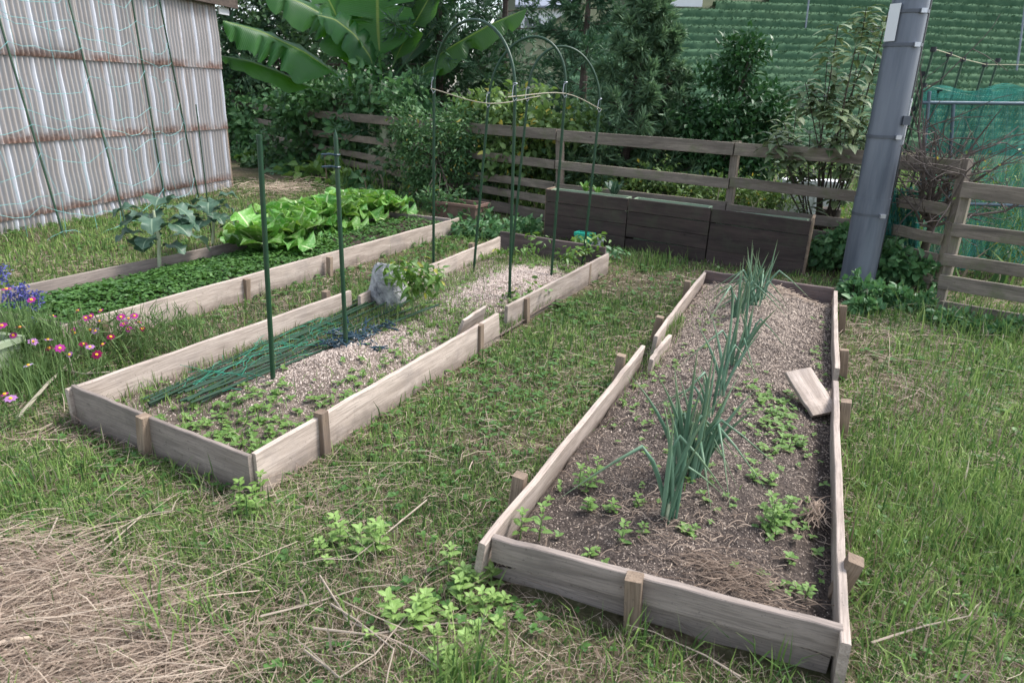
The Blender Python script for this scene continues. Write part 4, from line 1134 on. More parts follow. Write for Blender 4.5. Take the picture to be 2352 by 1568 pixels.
# seedlings in bed 3
A = Acc()
def seedlings(A, B, fn, n, uc, vc, us, vs, L, nl=4, asp=0.7, stem=0.012, tiers=1, tint=0.5):
    for _ in range(n):
        u = min(0.96, max(0.04, uc + us * RNG.normal())); v = min(0.99, max(0.01, vc + vs * RNG.normal()))
        p = quad_pt(B, u, v); p[2] = float(fn(u, v)) + 0.002
        rosette(A, p, nl, L * (0.6 + 0.7 * RNG.random()), asp, RNG, 0.35, tint, 'oval', stem * (0.5 + RNG.random()), tiers)
for a in ((90, 0.72, 0.40, 0.08, 0.05, 0.020), (70, 0.78, 0.33, 0.07, 0.04, 0.020), (30, 0.3, 0.28, 0.12, 0.05, 0.02), (40, 0.5, 0.12, 0.25, 0.06, 0.018), (40, 0.12, 0.45, 0.06, 0.12, 0.018),
          (30, 0.9, 0.1, 0.06, 0.06, 0.02), (24, 0.2, 0.75, 0.1, 0.12, 0.02), (30, 0.93, 0.6, 0.04, 0.15, 0.018), (20, 0.6, 0.25, 0.1, 0.05, 0.014)):
    seedlings(A, BED3, soil3, *a)
for a in ((170, 0.72, 0.06, 0.2, 0.05, 0.026), (160, 0.85, 0.2, 0.1, 0.12, 0.024), (60, 0.4, 0.1, 0.15, 0.05, 0.024), (140, 0.72, 0.47, 0.2, 0.06, 0.026), (70, 0.12, 0.3, 0.08, 0.2, 0.02), (60, 0.9, 0.62, 0.06, 0.08, 0.024),
          (80, 0.25, 0.62, 0.15, 0.1, 0.024), (80, 0.5, 0.93, 0.3, 0.04, 0.03)):
    seedlings(A, BED2, soil2, *a)
obj('seedling_weeds', A.mesh('seedling_weeds'), M_['weed'], kind='stuff', label='small light green seedling weeds on the bed soil', cat='weeds')
# grass inside bed 2 and a little in bed 3
A = Acc()
def bed_grass(B, fn, n, uc, vc, us, vs, h, w_=0.004, dry=0.15):
    U = np.clip(uc + us * RNG.normal(size=n), 0.02, 0.98); Vv = np.clip(vc + vs * RNG.normal(size=n), 0.005, 0.995)
    P = quad_pt(B, U, Vv); P[:, 2] = fn(U, Vv) - 0.002
    A.add(*blades(P, h * (0.4 + 0.8 * RNG.random(n)), w_ * (0.6 + 0.8 * RNG.random(n)), np.clip(0.55 + 0.25 * RNG.normal(size=n), 0, 1), (RNG.random(n) < dry).astype(float), RNG, 0.7))
for a in ((1500, 0.12, 0.3, 0.1, 0.2, 0.09), (500, 0.45, 0.06, 0.3, 0.05, 0.09), (1400, 0.25, 0.45, 0.12, 0.1, 0.10), (900, 0.85, 0.35, 0.1, 0.2, 0.06), (900, 0.8, 0.5, 0.15, 0.06, 0.08), (1400, 0.2, 0.75, 0.15, 0.15, 0.08), (900, 0.5, 0.95, 0.4, 0.03, 0.09), (500, 0.95, 0.8, 0.03, 0.15, 0.08), (500, 0.6, 0.5, 0.2, 0.04, 0.07)):
    bed_grass(BED2, soil2, *a)
for a in ((120, 0.05, 0.5, 0.03, 0.06, 0.1), (100, 0.15, 0.8, 0.08, 0.12, 0.05), (60, 0.3, 0.35, 0.2, 0.15, 0.04), (160, 0.04, 0.66, 0.02, 0.03, 0.12)): bed_grass(BED3, soil3, *a)
obj('bed_grass', A.mesh('bed_grass'), M_['grass'], kind='stuff', label='loose grass sprouting inside the raised beds', cat='grass')

# broad-leaved little weeds through the lawn
A = Acc()
for (px, py, n, sp, L) in ((880, 940, 90, 0.3, 0.02), (1180, 860, 150, 0.3, 0.022), (600, 1150, 40, 0.2, 0.022), (1280, 720, 90, 0.25, 0.03), (300, 1100, 120, 0.3, 0.02), (1150, 1380, 50, 0.15, 0.02), (600, 700, 120, 0.5, 0.03), (850, 620, 120, 0.5, 0.03), (1500, 640, 80, 0.4, 0.03),
                           (150, 500, 300, 0.9, 0.04), (350, 530, 200, 0.7, 0.04), (2250, 850, 150, 0.5, 0.03), (2150, 1300, 90, 0.3, 0.02), (1000, 1050, 120, 0.4, 0.018), (1250, 950, 160, 0.35, 0.02), (900, 1450, 40, 0.3, 0.018), (1000, 560, 120, 0.4, 0.04)):
    c = G(px, py)
    for _ in range(n):
        x, y = c.x + sp * RNG.normal(), c.y + sp * RNG.normal()
        if inside(BED1, np.array([x]), np.array([y]), 0.02)[0] or inside(BED2, np.array([x]), np.array([y]), 0.02)[0] or inside(BED3, np.array([x]), np.array([y]), 0.02)[0]: continue
        rosette(A, (x, y, float(gz(x, y)) + 0.015 + 0.02 * RNG.random()), 4, L * (0.7 + 0.6 * RNG.random()), 0.75, RNG, 0.25, 0.4)
obj('lawn_weeds', A.mesh('lawn_weeds'), M_['clover'], kind='stuff', label='round-leaved weeds spreading low through the lawn', cat='weeds')

# ------------------------------------------------------------------ leafy weed plants (individuals)
def weed_plant(px, py, h, L, mat, label, group, zb=None, tiers=5, asp=0.62, name='weed_plant', nst=1, cat='weed'):
    c = G(px, py, 0.0 if zb is None else zb)
    t = thing(name, c, label, cat, group)
    A = Acc(); m = MB()
    for k in range(nst):
        o = np.array(c) + (RNG.normal(size=3) * [0.03, 0.03, 0] if nst > 1 else 0)
        hh = h * (0.7 + 0.4 * RNG.random())
        tip = o + np.array([0.15 * hh * RNG.normal(), 0.15 * hh * RNG.normal(), hh])
        m.tube([o - [0, 0, 0.01], (o + tip) / 2, tip], [0.003, 0.0025, 0.0015], 5)
        for i in range(tiers):
            f = (i + 1) / tiers
            q = o + (tip - o) * f
            a0 = (i % 2) * 1.57 + 0.3 * RNG.normal()
            nn = 2 if i < tiers - 1 else 4
            for j in range(nn):
                a = a0 + 6.28 * j / nn + 0.2 * RNG.normal()
                D = np.array([[math.cos(a), math.sin(a), 0.25 + 0.3 * f]]); N = np.array([[-math.cos(a) * 0.5, -math.sin(a) * 0.5, 1.0]])
                l = L * (1.1 - 0.5 * f) * (0.8 + 0.4 * RNG.random())
                A.add(*leaf_cards(q[None] + D * 0.004, D, N, np.array([l]), np.array([l * asp]), 'oval', 0.12, 0.2, np.array([np.clip(0.3 + 0.5 * f + 0.15 * RNG.normal(), 0, 1)])))
    m.build('stem', M_['stem'], t, kind='stuff' if nst > 1 else None)
    obj('foliage', A.mesh('foliage'), M_[mat], t, kind='stuff')
LB = 'pale green leafy mint weed growing in the lawn'
for (px, py, h, L, ns) in ((790, 1262, 0.10, 0.042, 2), (862, 1275, 0.10, 0.045, 4), (742, 1275, 0.06, 0.035, 1), (760, 1305, 0.04, 0.03, 1), (905, 1425, 0.10, 0.045, 2), (975, 1425, 0.09, 0.045, 3), (1000, 1455, 0.06, 0.04, 2), (1060, 1385, 0.08, 0.045, 3), (1100, 1360, 0.08, 0.045, 3),
                       (1085, 1300, 0.09, 0.04, 2), (1055, 1480, 0.06, 0.035, 2), (1090, 1450, 0.05, 0.04, 2), (1010, 1540, 0.06, 0.035, 1), (1150, 1420, 0.05, 0.035, 2), (1040, 1560, 0.06, 0.04, 2), (860, 1480, 0.05, 0.035, 1), (1130, 1400, 0.07, 0.04, 2)):
    weed_plant(px, py, h, L, 'mint', LB, 'mint weeds in the lawn', nst=ns)
for (px, py, h, L, ns) in ((548, 1150, 0.10, 0.04, 2), (600, 1165, 0.07, 0.04, 2), (575, 1180, 0.06, 0.035, 2)):
    weed_plant(px, py, h, L, 'weed', 'leafy weed sprouting at the corner of the gravelly bed', 'weeds at the bed corner', nst=ns)
LB = 'young leafy weed rising from the dark onion bed soil'
for (px, py, h, L, ns) in ((1238, 1235, 0.14, 0.04, 1), (1195, 1232, 0.08, 0.04, 1), (1355, 1130, 0.10, 0.035, 3), (1425, 1255, 0.10, 0.035, 1), (1468, 1245, 0.07, 0.03, 1), (1765, 1225, 0.12, 0.038, 4), (1790, 1190, 0.08, 0.038, 3), (1725, 1110, 0.06, 0.035, 3), (1810, 1040, 0.06, 0.03, 3), (1380, 1175, 0.05, 0.03, 3), (1440, 1175, 0.06, 0.03, 2), (1580, 1240, 0.03, 0.06, 1), (1850, 1370, 0.04, 0.03, 1), (1620, 1100, 0.05, 0.03, 1), (1350, 1290, 0.04, 0.03, 1)):
    weed_plant(px, py, h, L, 'weed', LB, 'weeds in the onion bed', 0.09, nst=ns)

# ================================================================== onions
def onion(px, py, nl, htip, label_i, spread=0.36, seed=0):
    r = np.random.default_rng(900 + seed)
    c = G(px, py, 0.125)
    t = thing('green_onion', c, 'clump of upright blue-green onion leaves in the dark soil bed', 'onion', 'green onions in a row')
    hmax = HZ(c, htip) - c.z
    for k in range(nl):
        a = r.random() * 6.28; ln = hmax * (0.55 + 0.5 * r.random()) if k else hmax * 1.03
        sp = spread * (0.3 + r.random()) if k else 0.05
        b0 = np.array(c) + [0.016 * r.normal(), 0.016 * r.normal(), -0.02]
        kink = r.random() < 0.28
        pts = []; rad_ = []
        for i in range(9):
            f = i / 8
            out = sp * ln * (f ** 1.6)
            z = ln * f * (1 - 0.25 * sp * f)
            if kink and f > 0.6:
                e = (f - 0.6) / 0.4
                out += 0.45 * ln * e * 0.8; z = ln * 0.6 - 0.45 * ln * e ** 1.2
            pts.append(b0 + [math.cos(a) * out, math.sin(a) * out, max(z, 0.012 if i else 0)])
            rad_.append(0.0068 * (0.62 if f < 0.1 else 0.85 if f < 0.2 else 1.1 if f < 0.55 else 1.1 * (1 - f) / 0.45 + 0.06) * (0.85 + 0.3 * r.random() if i == 0 else 1))
        cc_ = np.ones((9, 7, 3)); cc_[..., 0] = r.random() * 0.9; cc_[..., 2] = np.linspace(0, 1, 9)[:, None]
        m = MB(); m.tube(pts, np.array(rad_) * (0.75 + 0.4 * r.random()), 7, c=cc_.reshape(-1, 3), caps=False)
        m.build('leaf', M_['onion'], t, True)
    m = MB(); m.tube([c - V3(0, 0, 0.03), c + V3(0, 0, 0.03), c + V3(0, 0, 0.06)], [0.009, 0.008, 0.005], 8, c=(0.5, 1, 0)); m.build('shank', M_['shank'], t, True)
M_['shank'] = plain('pale_onion_shank', (0.45, 0.50, 0.33), 0.5)
for i, (px, py, nl, ht) in enumerate(((1532, 1190, 9, 850), (1566, 1105, 9, 780), (1598, 1100, 10, 820), (1585, 1085, 8, 765), (1560, 1090, 7, 835), (1628, 965, 6, 730), (1654, 920, 6, 650), (1685, 850, 7, 640), (1706, 800, 6, 630), (1684, 735, 8, 580), (1700, 728, 8, 575), (1722, 703, 11, 548), (1742, 697, 11, 545), (1712, 695, 8, 560), (1730, 715, 8, 565))):
    onion(px, py, nl, ht, i, seed=i)

# ================================================================== broad leaves (cabbage, kale, banana)
def big_leaf(P, Wf, name, mat, parent, nv=9, rng=RNG, wave=0.06, wavef=5, fold=0.25, tint=None, normal_hint=None, slit=0.0, notch=0.0):
    """P: midrib polyline (k,3); Wf: width function of t"""
    P = np.asarray(P, float)
    k = 18 if not slit else 44
    s = np.concatenate([[0], np.cumsum(np.linalg.norm(np.diff(P, axis=0), axis=1))]); s /= s[-1]
    tt = np.linspace(0, 1, k)
    # smooth interpolation
    C = np.stack([np.interp(tt, s, P[:, i]) for i in range(3)], -1)
    for _ in range(3): C[1:-1] = (C[:-2] + 2 * C[1:-1] + C[2:]) / 4
    T = unit(np.gradient(C, axis=0))
    nh = np.array([0, 0, 1.0]) if normal_hint is None else np.asarray(normal_hint, float)
    Sd = unit(np.cross(T, nh)); N = np.cross(Sd, T)
    us = np.linspace(-1, 1, nv)
    V = np.zeros((k, nv, 3)); Cc = np.zeros((k, nv, 3))
    ph = rng.random(2) * 6.28
    tn = rng.random() if tint is None else tint
    slits = np.ones((k, 2))
    if slit:
        for _ in range(int(slit)):
            slits[rng.integers(int(k * 0.4), k - 2), rng.integers(0, 2)] = 0.22 + 0.3 * rng.random()
    for i, t in enumerate(tt):
        wd = Wf(t)
        for j, u in enumerate(us):
            wd2 = wd * (slits[i, 0 if u < 0 else 1] if abs(u) > 0.3 else 1) * (1 + notch * math.sin(t * 37 + ph[0] + u) * abs(u))
            wv = wave * wd * abs(u) ** 1.5 * math.sin(wavef * t * 6.28 + (ph[0] if u < 0 else ph[1])) + 0.012 * rng.normal() * wd * abs(u)
            V[i, j] = C[i] + Sd[i] * u * wd2 * (1 - 0.15 * fold * abs(u)) + N[i] * (fold * wd * (abs(u) if fold > 0 else abs(u) ** 1.6) + wv)
            Cc[i, j] = (tn, abs(u), t)
    m = MB(); m.grid(V, Cc)
    return m.build(name, M_[mat], parent, True)

def cabbage(px, py, R, label, seed, nl=13):
    r = np.random.default_rng(seed)
    c = G(px, py, 0.12)
    t = thing('cabbage', c, label, 'cabbage', 'leafy cabbages in the clover bed')
    for k in range(nl):
        inner = k / nl
        a = k * 2.4 + 0.2 * r.normal()
        L = R * (1.25 - 0.45 * inner) * (0.9 + 0.25 * r.random())
        el = 0.62 + 0.85 * inner + 0.15 * r.normal()
        d = np.array([math.cos(a), math.sin(a), 0])
        pts = []
        for f in np.linspace(0, 1, 7):
            e = el - 0.9 * f * (1 - 0.6 * inner)
            p = (pts[-1] if pts else np.array(c)) + (d * math.cos(e) + np.array([0, 0, math.sin(e)])) * (L / 6 if pts else 0.01)
            p[2] = max(p[2], 0.13)
            pts.append(p)
        Wm = L * 0.42
        big_leaf(pts, lambda f: Wm * (0.18 + 0.9 * math.sin(min(1, f * 1.02) ** 0.8 * math.pi * 0.62) ** 1.1) * (1 if f < 0.9 else 1 - (f - 0.9) * 5), 'leaf', 'cabbage', t, 11, r, 0.26, 4.2, 0.25, tint=np.clip(0.2 + 0.6 * inner + 0.25 * r.normal(), 0, 1), notch=0.12)
for i, (px, py, R) in enumerate(((600, 580, 0.36), (672, 560, 0.33), (700, 535, 0.36), (748, 525, 0.36), (788, 508, 0.35), (838, 502, 0.36), (880, 494, 0.33), (645, 535, 0.33))):
    cabbage(px, py, R, 'loose bright green cabbage with big ruffled leaves in the clover bed', 300 + i)

def kale(px, py, ptop, label, seed, nl=12, L=0.24):
    r = np.random.default_rng(seed)
    c = G(px, py, 0.12); H = HZ(c, ptop) - c.z
    t = thing('broccoli_plant', c, label, 'broccoli')
    tip = np.array(c) + [0.02, 0, H * 0.75]
    m = MB(); m.tube([np.array(c) - [0, 0, .03], (np.array(c) + tip) / 2 + [0.02, 0, 0], tip], [0.016, 0.014, 0.009], 8); m.build('stem', M_['shank'], t, True)
    for k in range(nl):
        f = 0.25 + 0.75 * k / nl
        a = k * 2.4 + 0.3 * r.normal(); d = np.array([math.cos(a), math.sin(a), 0])
        p = np.array(c) + (tip - np.array(c)) * f
        el = 0.75 + 0.15 * r.normal(); l = L * (0.75 + 0.5 * r.random())
        pts = []
        for q in np.linspace(0, 1, 7):
            e = el - 1.7 * q ** 1.3
            p = p + (d * math.cos(e) + np.array([0, 0, math.sin(e)])) * l / 5
            pts.append(p.copy())
        big_leaf(pts, lambda q: l * 0.36 * (0.05 if q < 0.22 else math.sin((q - 0.22) / 0.78 * math.pi * 0.93 + 0.2) ** 0.7), 'leaf', 'kale', t, 7, r, 0.22, 3.0, 0.2, notch=0.25)
kale(365, 610, 440, 'tall grey-green broccoli plant near the shed', 401, 14, 0.27)
kale(488, 552, 438, 'grey-green broccoli plant tied to a thin cane', 402, 18, 0.20)
# a few low kale leaves beside
c = G(487, 552, 0.10)
top = c.copy(); top.z = HZ(c, 240)
m = MB(); m.tube([c + V3(0.01, -0.02, -0.05), top], 0.0055, 7); me = m.mesh('plant_cane'); M = origin_at(me, c)
o = obj('plant_cane', me, M_['green_pole'], M=M); tag(o, 'thin green cane standing among the broccoli leaves', 'cane')

# ================================================================== pepper plant
def bushy(px, py, ptop, rw, n, L, asp, mat, label, name, cat, zb=0.08, seed=1, depth=2, group=None):
    r = np.random.default_rng(seed)
    c = G(px, py, zb); H = HZ(c, ptop) - c.z
    t = thing(name, c, label, cat, group)
    m = MB(); tips = []
    branchy(m, np.array(c) - [0, 0, 0.02], np.array([0.0, 0, 1]), H * 0.48, max(0.003, H * 0.012), depth, r, 0.55, 0.35, 3, 4, tips)
    m.build('stem', M_['stem'], t)
    tp = np.array([q for q, _ in tips]); k = r.integers(0, len(tp), n)
    P = tp[k] + r.normal(size=(n, 3)) * [rw * 0.35, rw * 0.35, H * 0.1]
    P[:, 2] = np.clip(P[:, 2], c.z + 0.02, c.z + H)
    D = r.normal(size=(n, 3)) * [1, 1, 0.4] - [0, 0, 0.5]; N = r.normal(size=(n, 3)) * 0.4 + [0, 0, 1]
    ll = L * (0.6 + 0.7 * r.random(n))
    A = Acc(); A.add(*leaf_cards(P, D, N, ll, ll * asp, 'oval', 0.15, 0.2, None, r))
    obj('foliage', A.mesh('foliage'), M_[mat], t, kind='stuff')
    return t
bushy(952, 720, 560, 0.15, 260, 0.075, 0.36, 'pepper', 'small green chilli pepper bush beside the boulder', 'pepper_plant', 'pepper plant', 0.06, 5)
LBT = 'young leafy tomato seedling between the green hoops'
for i, (px, py, pt, n) in enumerate(((1240, 575, 520, 60), (1160, 590, 560, 34), (1310, 610, 560, 60), (1215, 600, 545, 40), (1270, 580, 535, 44), (1345, 600, 545, 40), (1080, 590, 560, 30), (1230, 690, 640, 40), (1180, 690, 655, 24), (1000, 660, 600, 34))):
    bushy(px, py, pt, 0.16, n, 0.06, 0.4, 'pepper', LBT, 'tomato_seedling', 'tomato plant', 0.06, 20 + i, 1, 'seedlings between the hoops')

# ================================================================== boulder
def rock(px0, px1, pyt, pyb, label):
    c = G((px0 + px1) / 2, pyb, 0.04)
    Rw = (G(px1, pyb, 0.04) - G(px0, pyb, 0.04)).length / 2; H = HZ(c, pyt) - 0.0
    r = np.random.default_rng(12)
    nu, nv = 28, 18
    V = np.zeros((nv, nu, 3))
    for i in range(nv):
        ph = math.pi * i / (nv - 1)
        for j in range(nu):
            th = 2 * math.pi * j / nu
            d = np.array([math.sin(ph) * math.cos(th), math.sin(ph) * math.sin(th), math.cos(ph)])
            k = 1.0
            for nrm, off in (((0.8, -0.5, 0.35), 0.80), ((-0.7, -0.6, 0.3), 0.78), ((0.1, 0.2, 1), 0.80), ((0.1, -0.95, -0.1), 0.82), ((-0.2, -0.5, 0.85), 0.9), ((0.9, 0.4, 0.1), 0.85), ((-0.9, 0.4, 0.2), 0.85)):
                nn = np.array(nrm) / np.linalg.norm(nrm); pr = d @ nn
                if pr > 0: k = min(k, off / pr)
            k *= 1 + (0.10 * (float(fbm(d[0] * 3 + 9, d[1] * 3 + d[2] * 2 + 9)) - 0.5) + 0.02 * r.normal()) * math.sin(ph)
            V[i, j] = d * k * [Rw, Rw * 0.9, H * 0.62] + [0, 0, H * 0.42]
    m = MB(); m.grid(V, closed=True)
    me = m.mesh('boulder', False)
    mt, nt = mat_new('boulder_stone'); b = NB(nt)
    v = b.obvec(False); n1 = b.noise(v, 9, 6, 0.7, 0.6); n2 = b.noise(v, 45, 4, 0.7)
    cc = b.ramp(n1, [(0.34, (0.055, 0.06, 0.065)), (0.45, (0.24, 0.245, 0.25)), (0.6, (0.46, 0.46, 0.45)), (0.75, (0.58, 0.57, 0.55))])
    p = b.n('ShaderNodeBsdfPrincipled', {'Base Color': cc, 'Roughness': 0.85, 'Normal': b.bump(b.math('ADD', n1, b.math('MULTIPLY', n2, 0.4)), 0.9, 0.03)})
    b.out(p.outputs[0])
    o = obj('boulder', me, mt, M=Matrix.Translation(c)); tag(o, label, 'boulder')
rock(848, 938, 612, 702, 'pale grey boulder wedged in the side of the gravelly bed')

# ================================================================== green stakes, hoops, clips
def clip_mesh():
    m = MB()
    th = np.linspace(0.4, 2 * math.pi - 0.4, 12)
    m.tube([(0.014 * math.cos(a), 0.014 * math.sin(a), 0) for a in th], 0.004, 5)
    m.tube([(0.013, 0.006, 0), (0.03, 0.002, 0.002), (0.05, 0.010, 0), (0.068, 0.012, 0)], [0.004, 0.005, 0.0045, 0.003], 5)
    m.tube([(0.013, -0.006, 0), (0.03, -0.002, 0.002), (0.05, -0.010, 0), (0.068, -0.012, 0)], [0.004, 0.005, 0.0045, 0.003], 5)
    m.tube([(0.03, -0.012, 0), (0.036, 0, 0.006), (0.03, 0.012, 0)], 0.003, 5)
    return m.mesh('plant_clip')
CLIP = clip_mesh()
def upright(px, py, tx, ty, zb, r, label, pointed, clips):
    b = G(px, py, zb); t = thing('garden_stake', b, label, 'garden stake')
    zt = HZ(b, ty); e = AT(tx, ty, b.y); 
    d = (e - b)
    top = b + d
    m = MB()
    if pointed:
        dn = d.normalized()
        m.tube([b - dn * 0.15, top - dn * 0.05, top - dn * 0.03, top], [r, r, r * 0.8, r * 0.08], 12)
    else: m.tube([b - d.normalized() * 0.15, top - d.normalized() * 0.015], r, 12)
    s_ = m.build('pole', M_['green_pole'], t, True)
    if not pointed:
        dn = d.normalized(); m = MB(); m.tube([top - dn * 0.02, top], r * 1.12, 12); m.build('end_cap', M_['green_pole'], t, True)
    for yy in clips:
        f = (yy - py) / (ty - py)
        p = b + d * f
        o = obj('clip', CLIP, M_['navy'], t, Matrix.Translation(p) @ Matrix.Rotation(math.pi + 0.2 * random.random(), 4, 'Z') @ Matrix.Rotation(0.15 * random.random(), 4, 'X') @ Matrix.Scale(1.15, 4))
    return t
upright(627, 862, 595, 310, 0.09, 0.0125, 'plain green garden stake with a flat capped top', False, ())
upright(795, 798, 770, 297, 0.10, 0.0125, 'green garden stake with a sharp pointed tip and navy clips', True, (350, 376))
def hoop(l, r_, apex, ybend, label, lw):
    bl, br = G(l[0], l[1], 0.08), G(r_[0], r_[1], 0.06)
    t = thing('garden_hoop', (bl + br) / 2, label, 'hoop')
    # plane through the two feet, vertical
    pl_n = Vector(((br - bl).y, -(br - bl).x, 0)).normalized()
    TL, TR = ON(ybend[0][0], ybend[0][1], bl, pl_n), ON(ybend[1][0], ybend[1][1], bl, pl_n)
    ap = ON(apex[0], apex[1], bl, pl_n)
    m = MB(); m.tube([bl - V3(0, 0, 0.2), TL], lw, 10); m.build('leg', M_['green_pole'], t, True)
    m = MB(); m.tube([br - V3(0, 0, 0.2), TR], lw, 10); m.build('leg', M_['green_pole'], t, True)
    ctr = (TL + TR) / 2; ex = (TR - TL) / 2; ez = ap - ctr
    pts = [ctr - ex * math.cos(a) + ez * (math.sin(a) ** 0.92) for a in np.linspace(0, math.pi, 33)]
    pts = [TL - V3(0, 0, 0.03)] + pts + [TR - V3(0, 0, 0.03)]
    m = MB(); m.tube(pts, lw * 0.93, 10); m.build('arch', M_['green_pole'], t, True)
    return t, TL, TR
HO = []
HO.append(hoop((995, 615), (1170, 690), (1085, 46), ((997, 205), (1183, 222)), 'tall green garden hoop standing closest to the boulder', 0.0115))
HO.append(hoop((1085, 610), (1265, 632), (1218, 86), ((1122, 238), (1298, 215)), 'middle green garden hoop of the three over the gravelly bed', 0.0115))
HO.append(hoop((1172, 590), (1338, 595), (1300, 108), ((1212, 225), (1377, 250)), 'green garden hoop nearest the dark planter box', 0.0115))
# wire clips on the hoop legs
for (t, TL, TR) in HO:
    for p in (TL, TR):
        m = MB()
        m.tube([p + V3(0.012, -0.01, 0.08), p + V3(-0.012, -0.014, 0.07), p + V3(-0.02, -0.015, 0.0), p + V3(-0.004, -0.02, -0.03), p + V3(0.014, -0.014, -0.01)], 0.003, 5)
        m.tube([p + V3(-0.013, 0, 0.082), p + V3(0, -0.014, 0.084), p + V3(0.013, 0, 0.082)], 0.003, 5)
        m.build('wire_clip', M_['wire'], t, True)
def smooth_pts(pts, n=5):
    P = [np.array(tuple(p)) for p in pts]; P = [2 * P[0] - P[1]] + P + [2 * P[-1] - P[-2]]
    out = []
    for i in range(1, len(P) - 2):
        for t in np.linspace(0, 1, n, endpoint=False):
            out.append(0.5 * (2 * P[i] + (P[i+1] - P[i-1]) * t + (2*P[i-1] - 5*P[i] + 4*P[i+1] - P[i+2]) * t**2 + (3*P[i] - P[i-1] - 3*P[i+1] + P[i+2]) * t**3))
    out.append(P[-2]); return out
def rod(pts, r, label):
    pts = [p for i, p in enumerate(pts) if i not in (1, 3)]
    pts = smooth_pts([pts[0], lerp(pts[0], pts[1], 0.9), pts[1], lerp(pts[1], pts[2], 0.1), lerp(pts[1], pts[2], 0.9), pts[2], pts[3]] if len(pts) > 3 else pts)
    m = MB(); m.tube(pts, r, 7); me = m.mesh('bamboo_rod'); M = origin_at(me, pts[0])
    o = obj('bamboo_rod', me, M_['cane'], M=M); tag(o, label, 'rod')
a, b, c = HO[0][1], HO[1][1], HO[2][1]
off = V3(0, -0.012, 0)
rod([a - (b - a) * 0.06 + off, (a + b) / 2 + off, b + off - V3(0, 0, 0.0), (b + c) / 2 + off + V3(0, 0, 0.0), c + (c - b) * 0.35 + off], 0.004, 'thin pale rod clipped along one side of the hoops')
a, b, c = HO[0][2], HO[1][2], HO[2][2]
rod([a - (b - a) * 0.12 + off, (a + b) / 2 + off, b + off, (b + c) / 2 + off, c + (c - b) * 0.06 + off], 0.004, 'thin pale rod clipped along the other side of the hoops')

# bundle of green poles in bed 2
for k in range(15):
    f = k / 14
    x0 = 345 + 90 * random.random(); y0 = 925 - 18 * f + 25 * random.random()
    a = G(320 + 160 * random.random(), 935 - 60 * random.random() * 0.6, 0.055 + 0.02 * (k % 3))
    b = G(820 + 170 * random.random() + 40 * f, 705 - 45 * random.random(), 0.055 + 0.02 * ((k + 1) % 3))
    m = MB(); m.tube([a, (a + b) / 2 + V3(0, 0, 0.004), b], 0.0055 + 0.002 * (k % 2), 7); me = m.mesh('garden_pole'); M = origin_at(me, a)
    obj('garden_pole', me, M_['green_pole'] if k % 3 else M_['green_pole2'] if 'green_pole2' in M_ else M_['green_pole'], M=M, label='slim green garden pole lying in the bundle along the bed side', cat='pole', group='green poles lying in a bundle')
M_['net_green'] = plain('green_string', (0.02, 0.26, 0.16), 0.6)
m = MB()
for k in range(70):
    f = random.random()
    p = G(420 + 330 * f + 20 * random.gauss(0, 1), 885 - 128 * f + 14 * random.gauss(0, 1), 0.085)
    q = p + V3(0.09 * random.gauss(0, 1) + 0.05, 0.09 * random.gauss(0, 1) + 0.08, 0.012 * random.gauss(0, 1))
    q.z = max(0.05, q.z)
    m.tube([p, (p + q) / 2 + V3(0.01 * random.gauss(0, 1), 0.01 * random.gauss(0, 1), 0.012), q], 0.0013, 4, caps=False)
me = m.mesh('garden_net'); M = origin_at(me, G(580, 820, 0.08))
o = obj('garden_net', me, M_['net_green'], M=M, kind='stuff'); tag(o, 'tangled bright green string net on the bundle of poles', 'net')
# heap of navy clips
pts = []
for k in range(46):
    px = 815 + 45 * random.gauss(0, 1); py = 772 - (px - 815) * 0.28 + 11 * random.gauss(0, 1)
    pts.append((px, py))
pts += [(800, 800), (785, 796), (865, 803), (875, 800), (750, 790)]
for k, (px, py) in enumerate(pts):
    p = G(px, py, 0.115)
    M = Matrix.Translation(p + V3(0, 0, 0.01 * random.random())) @ Matrix.Rotation(random.random() * 6.28, 4, 'Z') @ Matrix.Rotation(random.gauss(0, 0.4), 4, 'X') @ Matrix.Rotation(random.gauss(0, 0.3), 4, 'Y')
    obj('plant_clip', CLIP, M_['navy'], M=M, label='navy plastic plant clip in the heap around the pointed stake', cat='clip', group='heap of navy clips')

# ================================================================== background trees and shrubs
def FY(px): return fx(px).y
def bush(name, label, cat, clumps, n, size, mat, aspect=0.5, shape='diamond', trunk=None, group=None, up=0.5, hang=0.1, nsub=26, sub=0.34, seed=0, depthf=0.75, trunk_r=0.04):
    r = np.random.default_rng(5000 + seed)
    cl = []
    for (px, py, Y, rx, ry) in clumps:
        c = AT(px, py, Y); k = Y / FPX * 1.04
        cl.append((np.array(c), (rx * k, (rx + ry) / 2 * k * depthf, ry * k)))
    base = cl[0][0].copy() if trunk is None else np.array(AT(trunk[0], trunk[1], clumps[0][2])); base[2] = 0
    t = thing(name, base, label, cat, group)
    A = foliage(n, cl, size, aspect, shape, up, hang, nsub, sub, r)
    obj('crown', A.mesh('crown'), M_[mat], t)
    m = MB()
    top = cl[0][0]
    p1 = base + (top - base) * 0.5 + r.normal(size=3) * [0.05, 0.05, 0]
    m.tube([base - [0, 0, 0.1], p1, top], [trunk_r, trunk_r * 0.8, trunk_r * 0.4], 7)
    for c, rad in cl:
        for _ in range(4):
            e = c + unit(r.normal(size=3)) * np.array(rad) * 0.8
            f = 0.3 + 0.6 * r.random(); s0 = base + (top - base) * f
            m.tube([s0, (s0 + e) / 2 + r.normal(size=3) * 0.05, e], [trunk_r * 0.4, trunk_r * 0.25, trunk_r * 0.08], 5, caps=False)
    m.build('trunk', M_['bark'], t)
    return t
